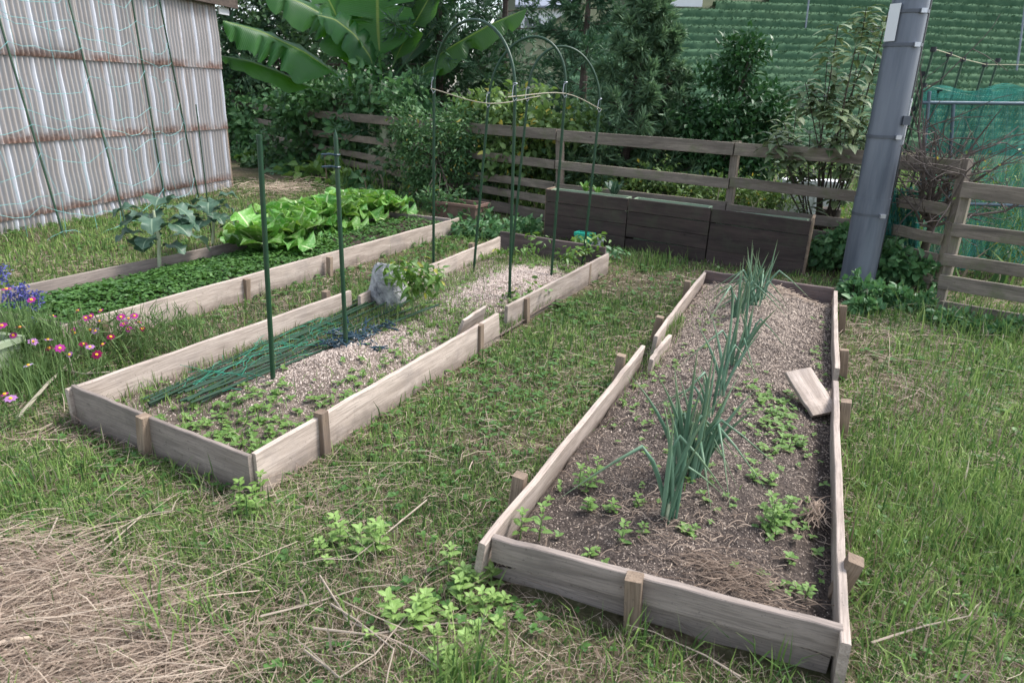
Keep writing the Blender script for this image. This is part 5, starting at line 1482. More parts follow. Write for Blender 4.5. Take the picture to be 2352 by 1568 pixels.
def cedar(px, pbase, ptop, Y, R, label, mat, seed, nb=46, zlow=0.12, dens=1.0, droop=0.25, lean=0.0, ns=16):
    r = np.random.default_rng(6000 + seed)
    b = np.array(AT(px, pbase, Y)); b[2] = -0.2
    H = float(AT(px, ptop, Y).z - b[2])
    t = thing('cedar_tree', b, label, 'cedar tree')
    m = MB(); ax = np.array([lean, 0, 1.0])
    m.tube([b, b + ax * H * 0.5, b + ax * H], [0.05 + H * 0.009, 0.03 + H * 0.005, 0.008], 8)
    Cs, Ds = [], []
    for i in range(nb):
        f = zlow + (1 - zlow) * (i + r.random()) / nb
        a = i * 2.4 + 0.4 * r.normal()
        L = R * (1.05 - f) ** 0.75 * (0.75 + 0.4 * r.random())
        p = b + ax * H * f
        d = np.array([math.cos(a), math.sin(a), 0.25])
        pts = [p]
        for s in range(5):
            d = unit(d + np.array([0, 0, -droop * 0.35 if s < 3 else 0.25]) + r.normal(size=3) * 0.07); pts.append(pts[-1] + d * L / 5)
        m.tube(pts, np.linspace(0.010, 0.003, 6), 4, caps=False)
        pts = np.array(pts)
        for s in range(int(ns * dens)):
            q = 0.15 + 0.85 * r.random(); k = min(4, int(q * 5)); w0 = pts[k] + (pts[k + 1] - pts[k]) * (q * 5 - k)
            bd = unit(pts[k + 1] - pts[k])
            sd_ = unit(bd * 0.7 + r.normal(size=3) * 0.55 + [0, 0, -0.15])
            sl = L * 0.34 * (1.1 - 0.6 * q) * (0.6 + 0.6 * r.random())
            nn = 12
            tq = r.random((nn, 1))
            Cs.append(w0 + sd_ * sl * tq - [0, 0, 1] * (0.12 * sl * tq ** 2) + r.normal(size=(nn, 3)) * 0.012)
            Ds.append(unit(sd_ + r.normal(size=(nn, 3)) * 0.38))
    m.build('trunk', M_['bark'], t)
    C = np.concatenate(Cs); D = np.concatenate(Ds); n = len(C)
    LL = (0.07 + 0.06 * r.random(n)) * (0.7 + 0.5 * min(1.6, Y / 11))
    A = Acc(); A.add(*leaf_cards(C, D, r.normal(size=(n, 3)), LL, LL * 0.20, 'diamond', 0.1, 0.1, None, r))
    obj('crown', A.mesh('crown'), M_[mat], t)
# far backdrop of trees behind the fence on the left
yl = FY(700)
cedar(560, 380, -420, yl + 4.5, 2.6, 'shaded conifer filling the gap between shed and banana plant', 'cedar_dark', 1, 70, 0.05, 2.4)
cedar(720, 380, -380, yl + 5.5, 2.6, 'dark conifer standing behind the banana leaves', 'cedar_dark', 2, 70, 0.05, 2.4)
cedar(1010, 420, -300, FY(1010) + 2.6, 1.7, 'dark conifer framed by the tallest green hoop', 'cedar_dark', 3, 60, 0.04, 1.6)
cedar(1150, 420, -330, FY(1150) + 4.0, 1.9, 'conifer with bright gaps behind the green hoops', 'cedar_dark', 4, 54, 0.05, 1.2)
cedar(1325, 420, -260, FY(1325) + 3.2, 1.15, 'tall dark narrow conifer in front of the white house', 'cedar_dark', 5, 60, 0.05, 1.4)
cedar(1420, 430, -70, FY(1420) + 1.2, 1.0, 'light feathery young cedar just behind the rail fence', 'cedar', 6, 64, 0.06, 1.5, 0.1, 0.06)
cedar(1505, 440, 60, FY(1505) + 1.5, 0.75, 'short feathery cedar sapling beside the dark evergreen', 'cedar', 7, 44, 0.06, 1.3, 0.1)
yc = FY(1680) + 1.8
bush('evergreen_tree', 'rounded dark glossy evergreen tree behind the rail fence', 'tree', [(1660, 270, yc, 120, 105), (1700, 150, yc, 55, 60), (1620, 320, yc, 90, 70), (1740, 300, yc, 80, 90), (1690, 350, yc, 120, 50)], 9500, 0.085, 'dark_leaf', 0.48, 'diamond', (1640, 430), None, 0.5, 0.1, 34, 0.30, 1, 0.75, 0.06)
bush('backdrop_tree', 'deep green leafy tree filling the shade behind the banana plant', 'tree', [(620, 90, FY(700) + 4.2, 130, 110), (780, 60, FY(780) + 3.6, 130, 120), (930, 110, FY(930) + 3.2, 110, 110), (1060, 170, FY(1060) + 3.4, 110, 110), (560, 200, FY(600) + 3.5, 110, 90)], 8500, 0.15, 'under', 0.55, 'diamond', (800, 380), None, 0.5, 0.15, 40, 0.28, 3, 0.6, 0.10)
# loquat
r = np.random.default_rng(71)
Yl = FY(1930) + 0.55
lb = np.array(AT(1905, 430, Yl)); lb[2] = 0
lq = thing('loquat_tree', lb, 'shrubby tree with large drooping grey-green leaves beside the utility pole', 'tree')
m = MB(); A = Acc()
for (ex, ey) in ((1990, 20), (1925, 60), (2005, 90), (1900, 140), (1950, 170), (1985, 200), (1850, 190), (1880, 230), (1930, 250), (1830, 250), (1975, 290), (1800, 280), (1860, 300), (1780, 310), (2040, 30), (1920, 310), (2000, 320), (1820, 320), (1965, 110), (2010, 250)):
    e = np.array(AT(ex, ey, Yl + 0.35 * r.normal()))
    mid = (lb + e) / 2 + r.normal(size=3) * [0.08, 0.08, 0.05]
    m.tube([lb + r.normal(size=3) * [0.06, 0.05, 0], mid, e], [0.013, 0.008, 0.004], 5, caps=False)
    for w_ in range(5):
        q = e if w_ == 0 else mid + (e - mid) * (0.1 + 0.8 * r.random()) + r.normal(size=3) * 0.06
        for j in range(11 if w_ == 0 else 8):
            a = j * 2.4 + r.normal() * 0.3
            D = np.array([[math.cos(a), math.sin(a), 0.35 - 0.05 * j]]); N = np.array([[math.cos(a) * 0.4, math.sin(a) * 0.4, 1.0]])
            l = 0.17 * (0.7 + 0.5 * r.random())
            A.add(*leaf_cards(q[None] + D * 0.02 + [[0, 0, -0.012 * j]], D, N, np.array([l]), np.array([l * 0.44]), 'oval', 0.10, 0.38, np.array([r.random()]), r))
m.build('trunk', M_['bark'], lq); obj('crown', A.mesh('crown'), M_['loquat'], lq)

# undergrowth behind the fence
def shrub(label, clumps, n, size, mat, seed, asp=0.55, shape='diamond', group=None, name='shrub', cat='shrub', nsub=30, sub=0.34, hang=0.15): return bush(name, label, cat, clumps, n, size, mat, asp, shape, None, group, 0.6, hang, nsub, sub, seed, 0.7, 0.015)
d_ = lambda px, o: FY(px) + o
shrub('deep green undergrowth bush below the banana leaves', [(600, 270, d_(600, 1.2), 110, 60), (760, 250, d_(760, 1.0), 120, 60), (880, 270, d_(880, 1.0), 100, 60)], 5200, 0.12, 'nettle', 11, 0.65, 'oval')
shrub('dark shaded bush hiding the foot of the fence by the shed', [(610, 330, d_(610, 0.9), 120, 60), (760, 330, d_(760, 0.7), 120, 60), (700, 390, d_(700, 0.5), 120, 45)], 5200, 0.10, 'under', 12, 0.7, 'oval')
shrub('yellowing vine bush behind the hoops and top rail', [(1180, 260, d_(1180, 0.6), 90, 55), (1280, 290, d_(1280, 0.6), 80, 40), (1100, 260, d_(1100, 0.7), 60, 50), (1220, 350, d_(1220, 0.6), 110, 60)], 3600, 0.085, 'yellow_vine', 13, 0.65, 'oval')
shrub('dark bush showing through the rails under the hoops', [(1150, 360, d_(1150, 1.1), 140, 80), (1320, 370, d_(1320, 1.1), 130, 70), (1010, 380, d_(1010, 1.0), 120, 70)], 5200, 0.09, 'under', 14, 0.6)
shrub('low yellow-green weeds behind the dark planter box', [(1400, 410, d_(1400, 0.9), 90, 35), (1520, 420, d_(1520, 0.8), 80, 35), (1640, 440, d_(1640, 0.9), 90, 30), (1500, 460, d_(1500, 0.8), 140, 40)], 3200, 0.06, 'yellow_vine', 15, 0.5)
shrub('tall olive weeds under the dark evergreen tree', [(1780, 450, d_(1780, 1.2), 100, 40), (1700, 470, d_(1700, 1.0), 90, 35), (1880, 470, d_(1880, 1.6), 90, 40), (1600, 400, d_(1600, 1.8), 90, 40)], 3600, 0.07, 'yellow_vine', 16, 0.3)
shrub('sprawling leafy weeds between fence and utility pole', [(1930, 560, d_(1930, -0.2), 60, 40), (1890, 585, d_(1890, -0.25), 40, 25)], 700, 0.075, 'nettle', 17, 0.7, 'oval')
# the long tangled bush in front of the fence
yv = FY(1010) - 0.55
bush('vine_bush', 'dense tangled small-leaved vine bush spilling over the rail fence', 'vine', [(1000, 340, yv, 85, 80), (940, 300, yv, 60, 55), (1060, 300, yv + 0.1, 60, 60), (1040, 420, yv, 75, 55), (960, 430, yv, 50, 50), (1110, 400, yv + 0.2, 60, 60), (1180, 440, yv + 0.3, 40, 40), (1035, 465, G(1040, 517).y + 0.17, 55, 26), (1000, 455, G(1040, 517).y + 0.17, 35, 28)], 8500, 0.062, 'vine', 0.42, 'diamond', (1030, 480), None, 0.5, 0.2, 40, 0.30, 21, 0.6, 0.02)
shrub('broad-leaved vines climbing the fence beside the shed corner', [(580, 300, d_(580, -0.3), 50, 55), (640, 350, d_(640, 0.4), 70, 55), (720, 350, d_(720, 0.4), 80, 50), (800, 320, d_(800, 0.4), 60, 60), (700, 405, d_(700, -0.5), 80, 24), (850, 415, d_(850, -0.4), 60, 24)], 1700, 0.14, 'nettle', 22, 0.75, 'oval', hang=0.3)
shrub('light green broad leaves at the fence foot behind the cabbages', [(735, 400, d_(735, -1.0), 60, 35), (790, 425, d_(790, -1.0), 60, 30), (590, 400, d_(590, -0.9), 35, 40), (680, 395, d_(680, -0.9), 40, 25)], 420, 0.15, 'weed', 23, 0.8, 'oval', hang=0.3)
shrub('weeds growing round the corner of the metal shed', [(560, 390, d_(560, -1.4), 25, 55), (590, 430, d_(590, -1.6), 30, 25)], 300, 0.10, 'nettle', 24, 0.6, 'oval')
shrub('climbing weed stalks in front of the banana stems', [(770, 205, d_(770, 0.4), 50, 40), (850, 185, d_(850, 0.4), 50, 55), (920, 215, d_(920, 0.4), 50, 40), (700, 215, d_(700, 0.4), 60, 28)], 900, 0.11, 'nettle', 25, 0.6, 'oval')
shrub('patch of nettle-like leaves at the end of the gravelly bed', [(1100, 530, G(1100, 545).y, 70, 18), (1200, 520, G(1200, 535).y, 60, 18), (1090, 500, G(1090, 520).y, 50, 16)], 900, 0.075, 'nettle', 26, 0.5, 'oval')
shrub('bushy green weeds crowding the foot of the utility pole', [(1965, 665, G(1965, 690).y, 30, 28), (2030, 690, G(2030, 700).y, 60, 30), (2090, 700, G(2090, 710).y, 55, 30), (1985, 705, G(1985, 720).y, 40, 20)], 1700, 0.062, 'nettle', 27, 0.6, 'oval')
shrub('broad weed leaves under the bare shrub by the fence', [(2060, 610, G(2060, 655).y, 50, 45), (2110, 630, G(2110, 660).y, 40, 40), (2040, 570, G(2040, 640).y, 30, 25)], 800, 0.085, 'nettle', 28, 0.65, 'oval')
shrub('bright weeds showing through the slats near the pole', [(2060, 480, d_(2060, 0.3), 30, 40), (2060, 520, d_(2060, 0.25), 40, 40)], 300, 0.08, 'yellow_vine', 29, 0.65, 'oval')
shrub('straggly dry weeds inside the net enclosure', [(2260, 480, d_(2214, 0.9), 90, 60), (2330, 560, d_(2214, 0.7), 80, 60)], 700, 0.05, 'yellow_vine', 30, 0.3)
shrub('weeds growing along the foot of the slatted panel', [(2200, 735, G(2200, 745).y, 60, 14), (2300, 760, G(2300, 770).y, 70, 14)], 500, 0.06, 'nettle', 31, 0.5, 'oval')
# leaf greens in the tubs
def greens(px, py, ptop, L, n, label, seed, mat='weed'):
    r = np.random.default_rng(seed)
    c = AT(px, py, fx(px).y - 0.42); H = HZ(c, ptop) - c.z
    t = thing('leafy_green', c, label, 'leafy vegetable')
    for k in range(n):
        a = k * 2.4; d = np.array([math.cos(a), math.sin(a), 0]); el = 1.15 + 0.2 * r.normal()
        pts = [np.array(c) - [0, 0, 0.06]]
        for q in range(5):
            e = el - 0.12 * q; pts.append(pts[-1] + (d * math.cos(e) + np.array([0, 0, math.sin(e)])) * H * 1.25 / 5)
        big_leaf(pts, lambda q: H * 0.26 * math.sin(0.25 + q * 2.6), 'leaf', mat, t, 5, r, 0.1, 2, 0.25)
greens(1410, 440, 405, 0.2, 7, 'pale leafy green with upright broad leaves in the planter tub', 81, 'kale')
greens(1345, 432, 408, 0.15, 6, 'bright leafy green near the left end of the planter', 82, 'cabbage')
greens(1372, 435, 415, 0.12, 5, 'small leafy green between two larger ones in the planter', 83, 'cabbage')
bushy(1665, 455, 435, 0.12, 26, 0.07, 0.7, 'mint', 'light green sprouts at the planter joint', 'sprout', 'sprout', 0.42, 84, 1)

# ------------------------------------------------------------------ banana
YB = FY(870) + 0.75
bb = np.array(AT(880, 300, YB)); bb[2] = 0
ban = thing('banana_plant', bb, 'large banana plant with broad arching leaves behind the fence', 'banana plant')
m = MB()
for (x, y0, y1, rr) in ((880, 330, 185, 0.10), (850, 330, 170, 0.07), (905, 330, 180, 0.07)):
    a, b = np.array(AT(x, y0, YB)), np.array(AT(x + 3, y1, YB)); a[2] = -0.1
    m.tube([a, (a + b) / 2, b], [rr, rr * 0.85, rr * 0.6], 10, c=(0.5, 0.0, 0.5))
m.build('pseudostem', M_['shank'], ban, True)
def bleaf(pl, wpx, hint, tint, fold, dy=0.0, wave=0.05, notch=0.05, slit=9):
    kk = YB / FPX
    n = len(pl)
    P = [np.array(AT(x, y, YB + dy * (i / (n - 1)))) for i, (x, y) in enumerate(pl)]
    f0 = 0.22
    def Wf(t):
        if t < f0: return 0.028
        q = (t - f0) / (1 - f0)
        return max(0.02, 1.12 * wpx * kk * min(1, (q / 0.16)) ** 0.6 * (1 - q ** 5) ** 0.5)
    big_leaf(P, Wf, 'leaf', 'banana', ban, 11, RNG, wave, 4, fold, tint, hint, slit=slit, notch=notch)
vw = np.array([0, -1, 0.15])
bleaf([(876, 200), (872, 130), (868, 60), (866, -40), (862, -160)], 72, vw, 1.0, 0.22, 0.2)
bleaf([(884, 200), (915, 120), (955, 50), (1000, -30), (1030, -90)], 46, (-0.55, -0.7, 0.5), 0.25, 0.1, 0.2)
bleaf([(892, 195), (945, 125), (1000, 60), (1060, -20)], 34, (-0.5, -0.6, 0.6), 0.2, 0.1, 0.8)
bleaf([(896, 205), (960, 160), (1040, 105), (1130, 55), (1208, 22)], 34, (-0.3, -0.5, 0.8), 0.6, -0.55, -0.3, 0.07)
bleaf([(862, 195), (830, 120), (770, 50), (690, 5), (610, -20)], 48, (0.2, -0.5, 0.8), 0.3, -0.45, -0.2)
bleaf([(800, 215), (780, 175), (700, 120), (600, 72), (512, 48)], 46, (0.1, -0.5, 0.85), 0.35, -0.6, -0.6, 0.09, 0.1)
bleaf([(760, 215), (700, 195), (640, 165), (570, 140), (505, 128)], 26, (0.1, -0.5, 0.85), 0.4, -0.5, -0.6, 0.08)
bleaf([(868, 195), (850, 130), (815, 80), (770, 45), (730, 35)], 34, (0.4, -0.7, 0.5), 0.1, -0.3, -0.5)
bleaf([(850, 190), (842, 110), (828, 20), (815, -90)], 44, vw, 0.7, 0.2, 0.5)
bleaf([(856, 190), (856, 90), (872, -10), (890, -90)], 40, (0.2, -1, 0.1), 0.3, 0.15, 0.7)
bleaf([(900, 215), (940, 185), (985, 165), (1010, 160)], 30, (0, -0.6, 0.8), 0.2, -0.4, -0.4)
bleaf([(900, 225), (945, 215), (985, 225), (1010, 260)], 22, (0, -0.6, 0.8), 0.3, -0.4, -0.5)
bleaf([(805, 200), (800, 120), (770, 30), (730, -50)], 40, (0.3, -0.9, 0.2), 0.6, 0.15, 0.3)

# ================================================================== terracotta planter, pots
M_['terra'] = plain('dull_terracotta', (0.20, 0.12, 0.095), 0.75, nscale=6, namt=0.2, dirt=(0.10, 0.09, 0.07))
def trough(a, b, depth, h, mat, label, name='planter_trough', zr=0.0, rim=0.02, cat='planter', taper=0.9):
    dd = (b - a); dd.z = 0; L = dd.length; dd.normalize(); bkv = Vector((-dd.y, dd.x, 0))
    t = thing(name, a + dd * L / 2 + bkv * depth / 2, label, cat)
    def ring(ins, z): return np.array([tuple(V3(p.x, p.y, z)) for p in (a + dd * ins + bkv * ins, b - dd * ins + bkv * ins, b - dd * ins + bkv * (depth - ins), a + dd * ins + bkv * (depth - ins))])
    ti = (1 - taper) * depth
    m = MB(); m.grid(np.stack([ring(ti, zr + 0.0), ring(rim, zr + h - 0.035), ring(rim + 0.012, zr + h - 0.035), ring(ti + 0.015, zr + 0.02)]), closed=True)
    m.add(ring(ti, zr + 0.001), [(3, 2, 1, 0)]); m.build('body', M_[mat], t)
    m = MB(); m.grid(np.stack([ring(rim, zr + h - 0.036), ring(0, zr + h - 0.03), ring(0, zr + h), ring(0.03, zr + h), ring(0.035, zr + h - 0.05)]), closed=True); m.build('rim', M_[mat], t)
    m = MB(); m.add(ring(0.03, zr + h - 0.045), [(0, 1, 2, 3)]); m.build('soil', M_['soil1'], t)
    return t
trough(G(985, 510), G(1092, 525), 0.34, 0.26, 'terra', 'dull terracotta trough under the tangled vine bush')
M_['pale_plastic'] = plain('pale_green_trough', (0.30, 0.36, 0.23), 0.5, nscale=8, namt=0.1, dirt=(0.3, 0.28, 0.2), dirt_amt=0.3)
tr_b = G(78, 862); tr_a = tr_b + (G(0, 893) - tr_b).normalized() * 0.75
trough(tr_a, tr_b, 0.22, HZ(G(78, 862), 770), 'pale_plastic', 'pale green plastic trough of flowers beside the clover bed', taper=0.85)
# white pot with a dark emblem, green tray
def pot(px, py, ptop, r_, mat, label, emblem=False):
    c = G(px, py, 0.0); h = 0.10
    zt = HZ(c, ptop); h = 0.11; zb = max(0.0, zt - h)
    t = thing('plant_pot', V3(c.x, c.y, zb), label, 'plant pot')
    m = MB(); th = np.linspace(0, 6.283, 17)[:-1]
    rings = [(r_ * 0.75, zb), (r_ * 0.98, zt - 0.012), (r_ * 1.04, zt - 0.012), (r_ * 1.04, zt), (r_ * 0.95, zt), (r_ * 0.85, zt - 0.03)]
    m.grid(np.array([[(c.x + q * math.cos(a), c.y + q * math.sin(a), z) for a in th] for q, z in rings]), closed=True)
    m.build('body', M_[mat], t)
    m = MB(); m.add([(c.x + r_ * 0.86 * math.cos(a), c.y + r_ * 0.86 * math.sin(a), zt - 0.025) for a in th], [tuple(range(16))]); m.build('soil', M_['soil1'], t)
    if emblem:
        ctr = V3(c.x - 0.25 * r_, c.y - r_ * 0.97, (zb + zt) / 2)
        n_ = V3(-0.25, -0.97, -0.12).normalized(); u_ = V3(0, 0, 1).cross(n_).normalized(); v_ = n_.cross(u_)
        ctr = V3(c.x, c.y, (zb + zt) / 2) + V3(-0.3, -0.954, 0) * r_ * 0.94
        for k in range(3):
            m = MB(); a0 = k * 2.094 + 0.3
            m.tube([ctr + (u_ * math.cos(a) + v_ * math.sin(a)) * 0.027 for a in np.linspace(a0, a0 + 1.5, 7)], [0.005] * 5 + [0.008, 0.001], 5)
            m.build('emblem_arrow', M_['black'], t)
    return t, c, zt
M_['white_plastic'] = plain('white_plastic', (0.78, 0.78, 0.80), 0.4, namt=0.05)
M_['teal'] = plain('teal_plastic', (0.03, 0.40, 0.28), 0.4, namt=0.1)
_, pc, pzt = pot(1370, 572, 547, 0.075, 'white_plastic', 'white plastic pot with round green-black recycling mark behind the gravelly bed', True)
c = G(1338, 572, 0.0)
trough(G(1316, 568) + V3(0, 0, 0), G(1356, 574), 0.12, 0.16, 'teal', 'small teal tray behind the dark end board', name='seed_tray', cat='tray', rim=0.006)
bushy(1368, 556, 530, 0.13, 36, 0.085, 0.42, 'weed', 'leafy potted seedling in the white pot', 'potted_seedling', 'seedling', 0.10, 91, 1)
bushy(1335, 560, 533, 0.13, 30, 0.085, 0.42, 'weed', 'leafy seedling in the teal tray', 'potted_seedling', 'seedling', 0.10, 92, 1)
bushy(1408, 600, 560, 0.14, 40, 0.08, 0.42, 'nettle', 'weed with drooping leaves in front of the dark planter', 'weed_plant', 'weed', 0.0, 93, 1)

# ================================================================== cosmos and salvia
PET = {'p': (0.37, 0.035, 0.24), 'm': (0.42, 0.20, 0.44), 'd': (0.22, 0.006, 0.07), 'l': (0.56, 0.45, 0.66)}
for k_, c_ in PET.items(): M_['petal_' + k_] = leaf_mat('petal_' + k_, tuple(x * 0.8 for x in c_), tuple(min(1, x * 1.15) for x in c_), tr=0.3, rough=0.6, spec=0.2)
M_['yolk'] = plain('yellow_disc', (0.75, 0.40, 0.02), 0.8)
M_['cosmos_leaf'] = leaf_mat('feathery_leaf', (0.07, 0.14, 0.04), (0.19, 0.28, 0.10), tr=0.25, rough=0.6)
FLW = [(60,310,'p'),(295,410,'p'),(490,560,'p'),(125,740,'p'),(185,665,'p'),(20,650,'p'),(445,780,'m'),(460,860,'d'),(560,860,'p'),(650,920,'m'),(265,1020,'l'),(45,1290,'p'),(100,1330,'m'),(725,510,'p'),(800,580,'p'),(850,560,'p'),(940,510,'p'),(930,610,'m'),(680,695,'p'),(840,690,'p'),(780,825,'d'),(840,850,'m'),(905,920,'d'),(1035,755,'d'),(960,825,'p'),(1130,570,'p'),(1155,635,'p'),(1200,585,'m'),(1255,560,'p'),(1295,620,'p'),(1200,680,'p'),(1330,680,'d'),(700,720,'d'),(890,700,'m'),(310,800,'m')]
CN = {'p': 'magenta cosmos flower on a thin stem', 'm': 'pale mauve cosmos flower on a thin stem', 'd': 'dark crimson cosmos flower with a yellow eye', 'l': 'lilac-white cosmos flower on a thin stem'}
for i, (cx, cy, k) in enumerate(FLW):
    r = np.random.default_rng(700 + i)
    vx, vy = cx / 3.733 * 0.91875, (640 + cy / 3.733) * 0.91875
    by = max(vy + 60, 800 if vx > 110 else 862) + 14 * r.random()
    if cy > 1200: by = 990
    base = G(vx + 10 * r.normal(), by); 
    f = AT(vx, vy, base.y + 0.03 * r.normal())
    where = ' by the clover bed corner' if vx > 110 else ' beside the pale trough'
    t = thing('cosmos_flower', base, CN[k] + where, 'flower', {'p': 'magenta', 'm': 'mauve', 'd': 'crimson', 'l': 'lilac'}[k] + ' cosmos flowers' + where)
    m = MB(); md = (np.array(base) + np.array(f)) / 2 + r.normal(size=3) * [0.03, 0.03, 0]
    m.tube([base, md, f], [0.0022, 0.0018, 0.0013], 5); m.build('stem', M_['stem'], t)
    nrm = unit(np.array([0.25 * r.normal(), -0.35 + 0.3 * r.normal(), 1.0]))
    u_ = unit(np.cross(nrm, [1, 0.2, 0])); v_ = np.cross(nrm, u_)
    a = np.arange(8) * 0.785 + r.random(); D = np.cos(a)[:, None] * u_ + np.sin(a)[:, None] * v_ + nrm * 0.15
    l = 0.021 * (0.75 + 0.5 * r.random())
    A = Acc(); A.add(*leaf_cards(np.array(f) + D * 0.003, D, np.tile(nrm, (8, 1)), np.full(8, l), np.full(8, l * 0.75), 'oval', 0.05, 0.15, r.random(8), r))
    obj('petals', A.mesh('petals'), M_['petal_' + k], t)
    m = MB(); m.tube([np.array(f) - nrm * 0.003, np.array(f) + nrm * 0.007], [0.008, 0.006], 8); m.build('disc', M_['yolk'], t)
    n = 26
    q = r.random((n, 1)); C = np.array(base) + (md - np.array(base)) * q * 1.6 + r.normal(size=(n, 3)) * 0.012
    A = Acc(); A.add(*leaf_cards(C, r.normal(size=(n, 3)) + [0, 0, 0.5], r.normal(size=(n, 3)), 0.06 + 0.05 * r.random(n), np.full(n, 0.004), 'diamond', 0.1, 0.1, None, r))
    obj('foliage', A.mesh('foliage'), M_['cosmos_leaf'], t, kind='stuff')
M_['salvia'] = leaf_mat('blue_floret', (0.06, 0.06, 0.22), (0.15, 0.15, 0.42), tr=0.2, rough=0.6)
for i, (cx, cy) in enumerate(((15, 130), (80, 290), (215, 290), (190, 380), (290, 400), (350, 360), (70, 370), (285, 600), (170, 310))):
    r = np.random.default_rng(800 + i)
    vx, vy = cx / 3.733 * 0.91875, (640 + cy / 3.733) * 0.91875
    base = G(vx + 3, 800); f = AT(vx, vy, base.y)
    t = thing('salvia_flower', base, 'blue flower spike rising behind the pale green trough', 'flower', 'blue flower spikes')
    m = MB(); m.tube([base, f], [0.003, 0.002], 5); m.build('stem', M_['stem'], t)
    n = 70; q = r.random(n)
    C = np.array(f) + np.stack([0.014 * r.normal(size=n), 0.014 * r.normal(size=n), -0.03 + 0.09 * (q - 0.4)], -1)
    D = r.normal(size=(n, 3)); A = Acc(); A.add(*leaf_cards(C, D, r.normal(size=(n, 3)), 0.018, 0.013, 'diamond', 0.1, 0.1, None, r)); obj('florets', A.mesh('florets'), M_['salvia'], t)
A = Acc()
for (px, py, n, h) in ((60, 840, 260, 0.28), (20, 840, 200, 0.3), (110, 840, 160, 0.2), (40, 905, 240, 0.22), (90, 880, 200, 0.24)):
    c = G(px, py); X = c.x + 0.16 * RNG.normal(size=n); Y = c.y + 0.08 * RNG.normal(size=n)
    A.add(*blades(np.stack([X, Y, np.full(n, 0.1 if py < 850 else 0.0)], -1), h * (0.6 + 0.5 * RNG.random(n)), 0.006 * np.ones(n), np.clip(0.45 + 0.25 * RNG.normal(size=n), 0, 1), np.zeros(n), RNG, 0.5))
for k in range(420):
    px, py = 30 + 60 * RNG.normal(), 800 + 15 * RNG.normal()
    pass
obj('trough_greenery', A.mesh('trough_greenery'), M_['cosmos_leaf'], kind='stuff', label='fine green flower foliage filling the pale trough', cat='foliage')
n = 900
c = G(330, 810)
A = Acc(); X = c.x + 0.30 * RNG.normal(size=n); Y = c.y + 0.14 * RNG.normal(size=n)
k = ~(inside(BED1, X, Y, 0.02) | inside(BED2, X, Y, 0.02)); X, Y = X[k], Y[k]; n = len(X)
C = np.stack([X, Y, 0.02 + 0.16 * RNG.random(n)], -1)
A.add(*leaf_cards(C, RNG.normal(size=(n, 3)) + [0, 0, 1.2], RNG.normal(size=(n, 3)), 0.07 + 0.07 * RNG.random(n), np.full(n, 0.0045), 'diamond', 0.1, 0.1))
obj('cosmos_foliage', A.mesh('cosmos_foliage'), M_['cosmos_leaf'], kind='stuff', label='feathery cosmos foliage at the corner of the clover bed', cat='foliage')
# pale dry vine stems on the grass
for i, pl in enumerate(([(40, 960), (110, 880), (200, 800), (250, 765)], [(155, 770), (135, 810), (150, 850), (190, 858), (320, 850)], [(150, 800), (160, 830), (152, 852)], [(100, 790), (140, 785), (175, 790)])):
    m = MB(); pts = [G(x, y, 0.04 + 0.02 * (j % 2)) for j, (x, y) in enumerate(pl)]
    m.tube(pts, np.linspace(0.010 if i == 0 else 0.006, 0.004, len(pts)), 6); me = m.mesh('dry_vine'); M = origin_at(me, pts[0])
    obj('dry_vine', me, M_['dryvine'] if 'dryvine' in M_ else M_['cane'], M=M, label='pale yellowish dry vine stem on the grass near the cosmos', cat='vine stem', group='dry vine stems')

# ================================================================== net poles against the shed
NP = [((148, 548), (-12, 10)), ((292, 530), (150, -30)), ((381, 474), (298, -30)), ((456, 455), (360, -30))]
net_pl = corner + wnrm * 0.16
ptops = []
NL = ['green net pole leaning on the shed with a cyan knot', 'green net pole leaning on the shed beside the knotted one', 'green net pole leaning on the shed in front of the broccoli', 'green net pole leaning on the shed nearest its corner']
for i, (b, t_) in enumerate(NP):
    p0 = G(b[0], b[1]); p1 = ON(t_[0], t_[1], net_pl, wnrm)
    d = (p1 - p0); p1 = p0 + d * (WT - 0.02 - p0.z) / max(0.1, p1.z - p0.z)
    m = MB(); m.tube([p0 - d.normalized() * 0.1, p1], 0.0105, 9); me = m.mesh('net_pole', True); M = origin_at(me, p0)
    obj('net_pole', me, M_['green_pole'], M=M, label=NL[i], cat='pole')
    ptops.append((p0, p1))
M_['cyan'] = plain('cyan_string', (0.18, 0.42, 0.42), 0.6)
m = MB()
L0 = ptops[0][0] - (ptops[1][0] - ptops[0][0]) * 1.2, ptops[0][1] - (ptops[1][1] - ptops[0][1]) * 1.2
allp = [L0] + ptops
zs = [0.05, 0.30, 0.55, 0.80, 1.05, 1.3, 1.55, 1.8, 2.05, 2.25, 2.42, 2.52]
for z in zs:
    pts = []
    for i in range(len(allp) - 1):
        a, b = allp[i], allp[i + 1]
        for f in np.linspace(0, 1, 7)[:-1]:
            lo = lerp(a[0], b[0], f); hi = lerp(a[1], b[1], f)
            q = lerp(lo, hi, z / 2.6)
            q = q - V3(0, 0, 0.10 * math.sin(f * math.pi) * (1.3 - z / 2.6)) + wnrm * 0.015 + V3(0, 0, 0.02 * RNG.normal() + 0.09 * math.sin(z * 7 + i))
            pts.append(q)
    e = allp[-1]; pts.append(lerp(e[0], e[1], z / 2.6))
    m.tube(pts, 0.0024, 4, caps=False)
for f in np.linspace(0.04, 0.96, 9):
    i = min(3, int(f * 4)); g = f * 4 - i
    a, b = allp[i], allp[i + 1]
    lo = lerp(a[0], b[0], g); hi = lerp(a[1], b[1], g)
    m.tube([lerp(lo, hi, z) + V3(0.03 * RNG.normal(), 0.03 * RNG.normal(), 0) for z in np.linspace(0.02, 0.99, 9)], 0.0016, 4, caps=False)
kp = lerp(ptops[0][0], ptops[0][1], 0.80)
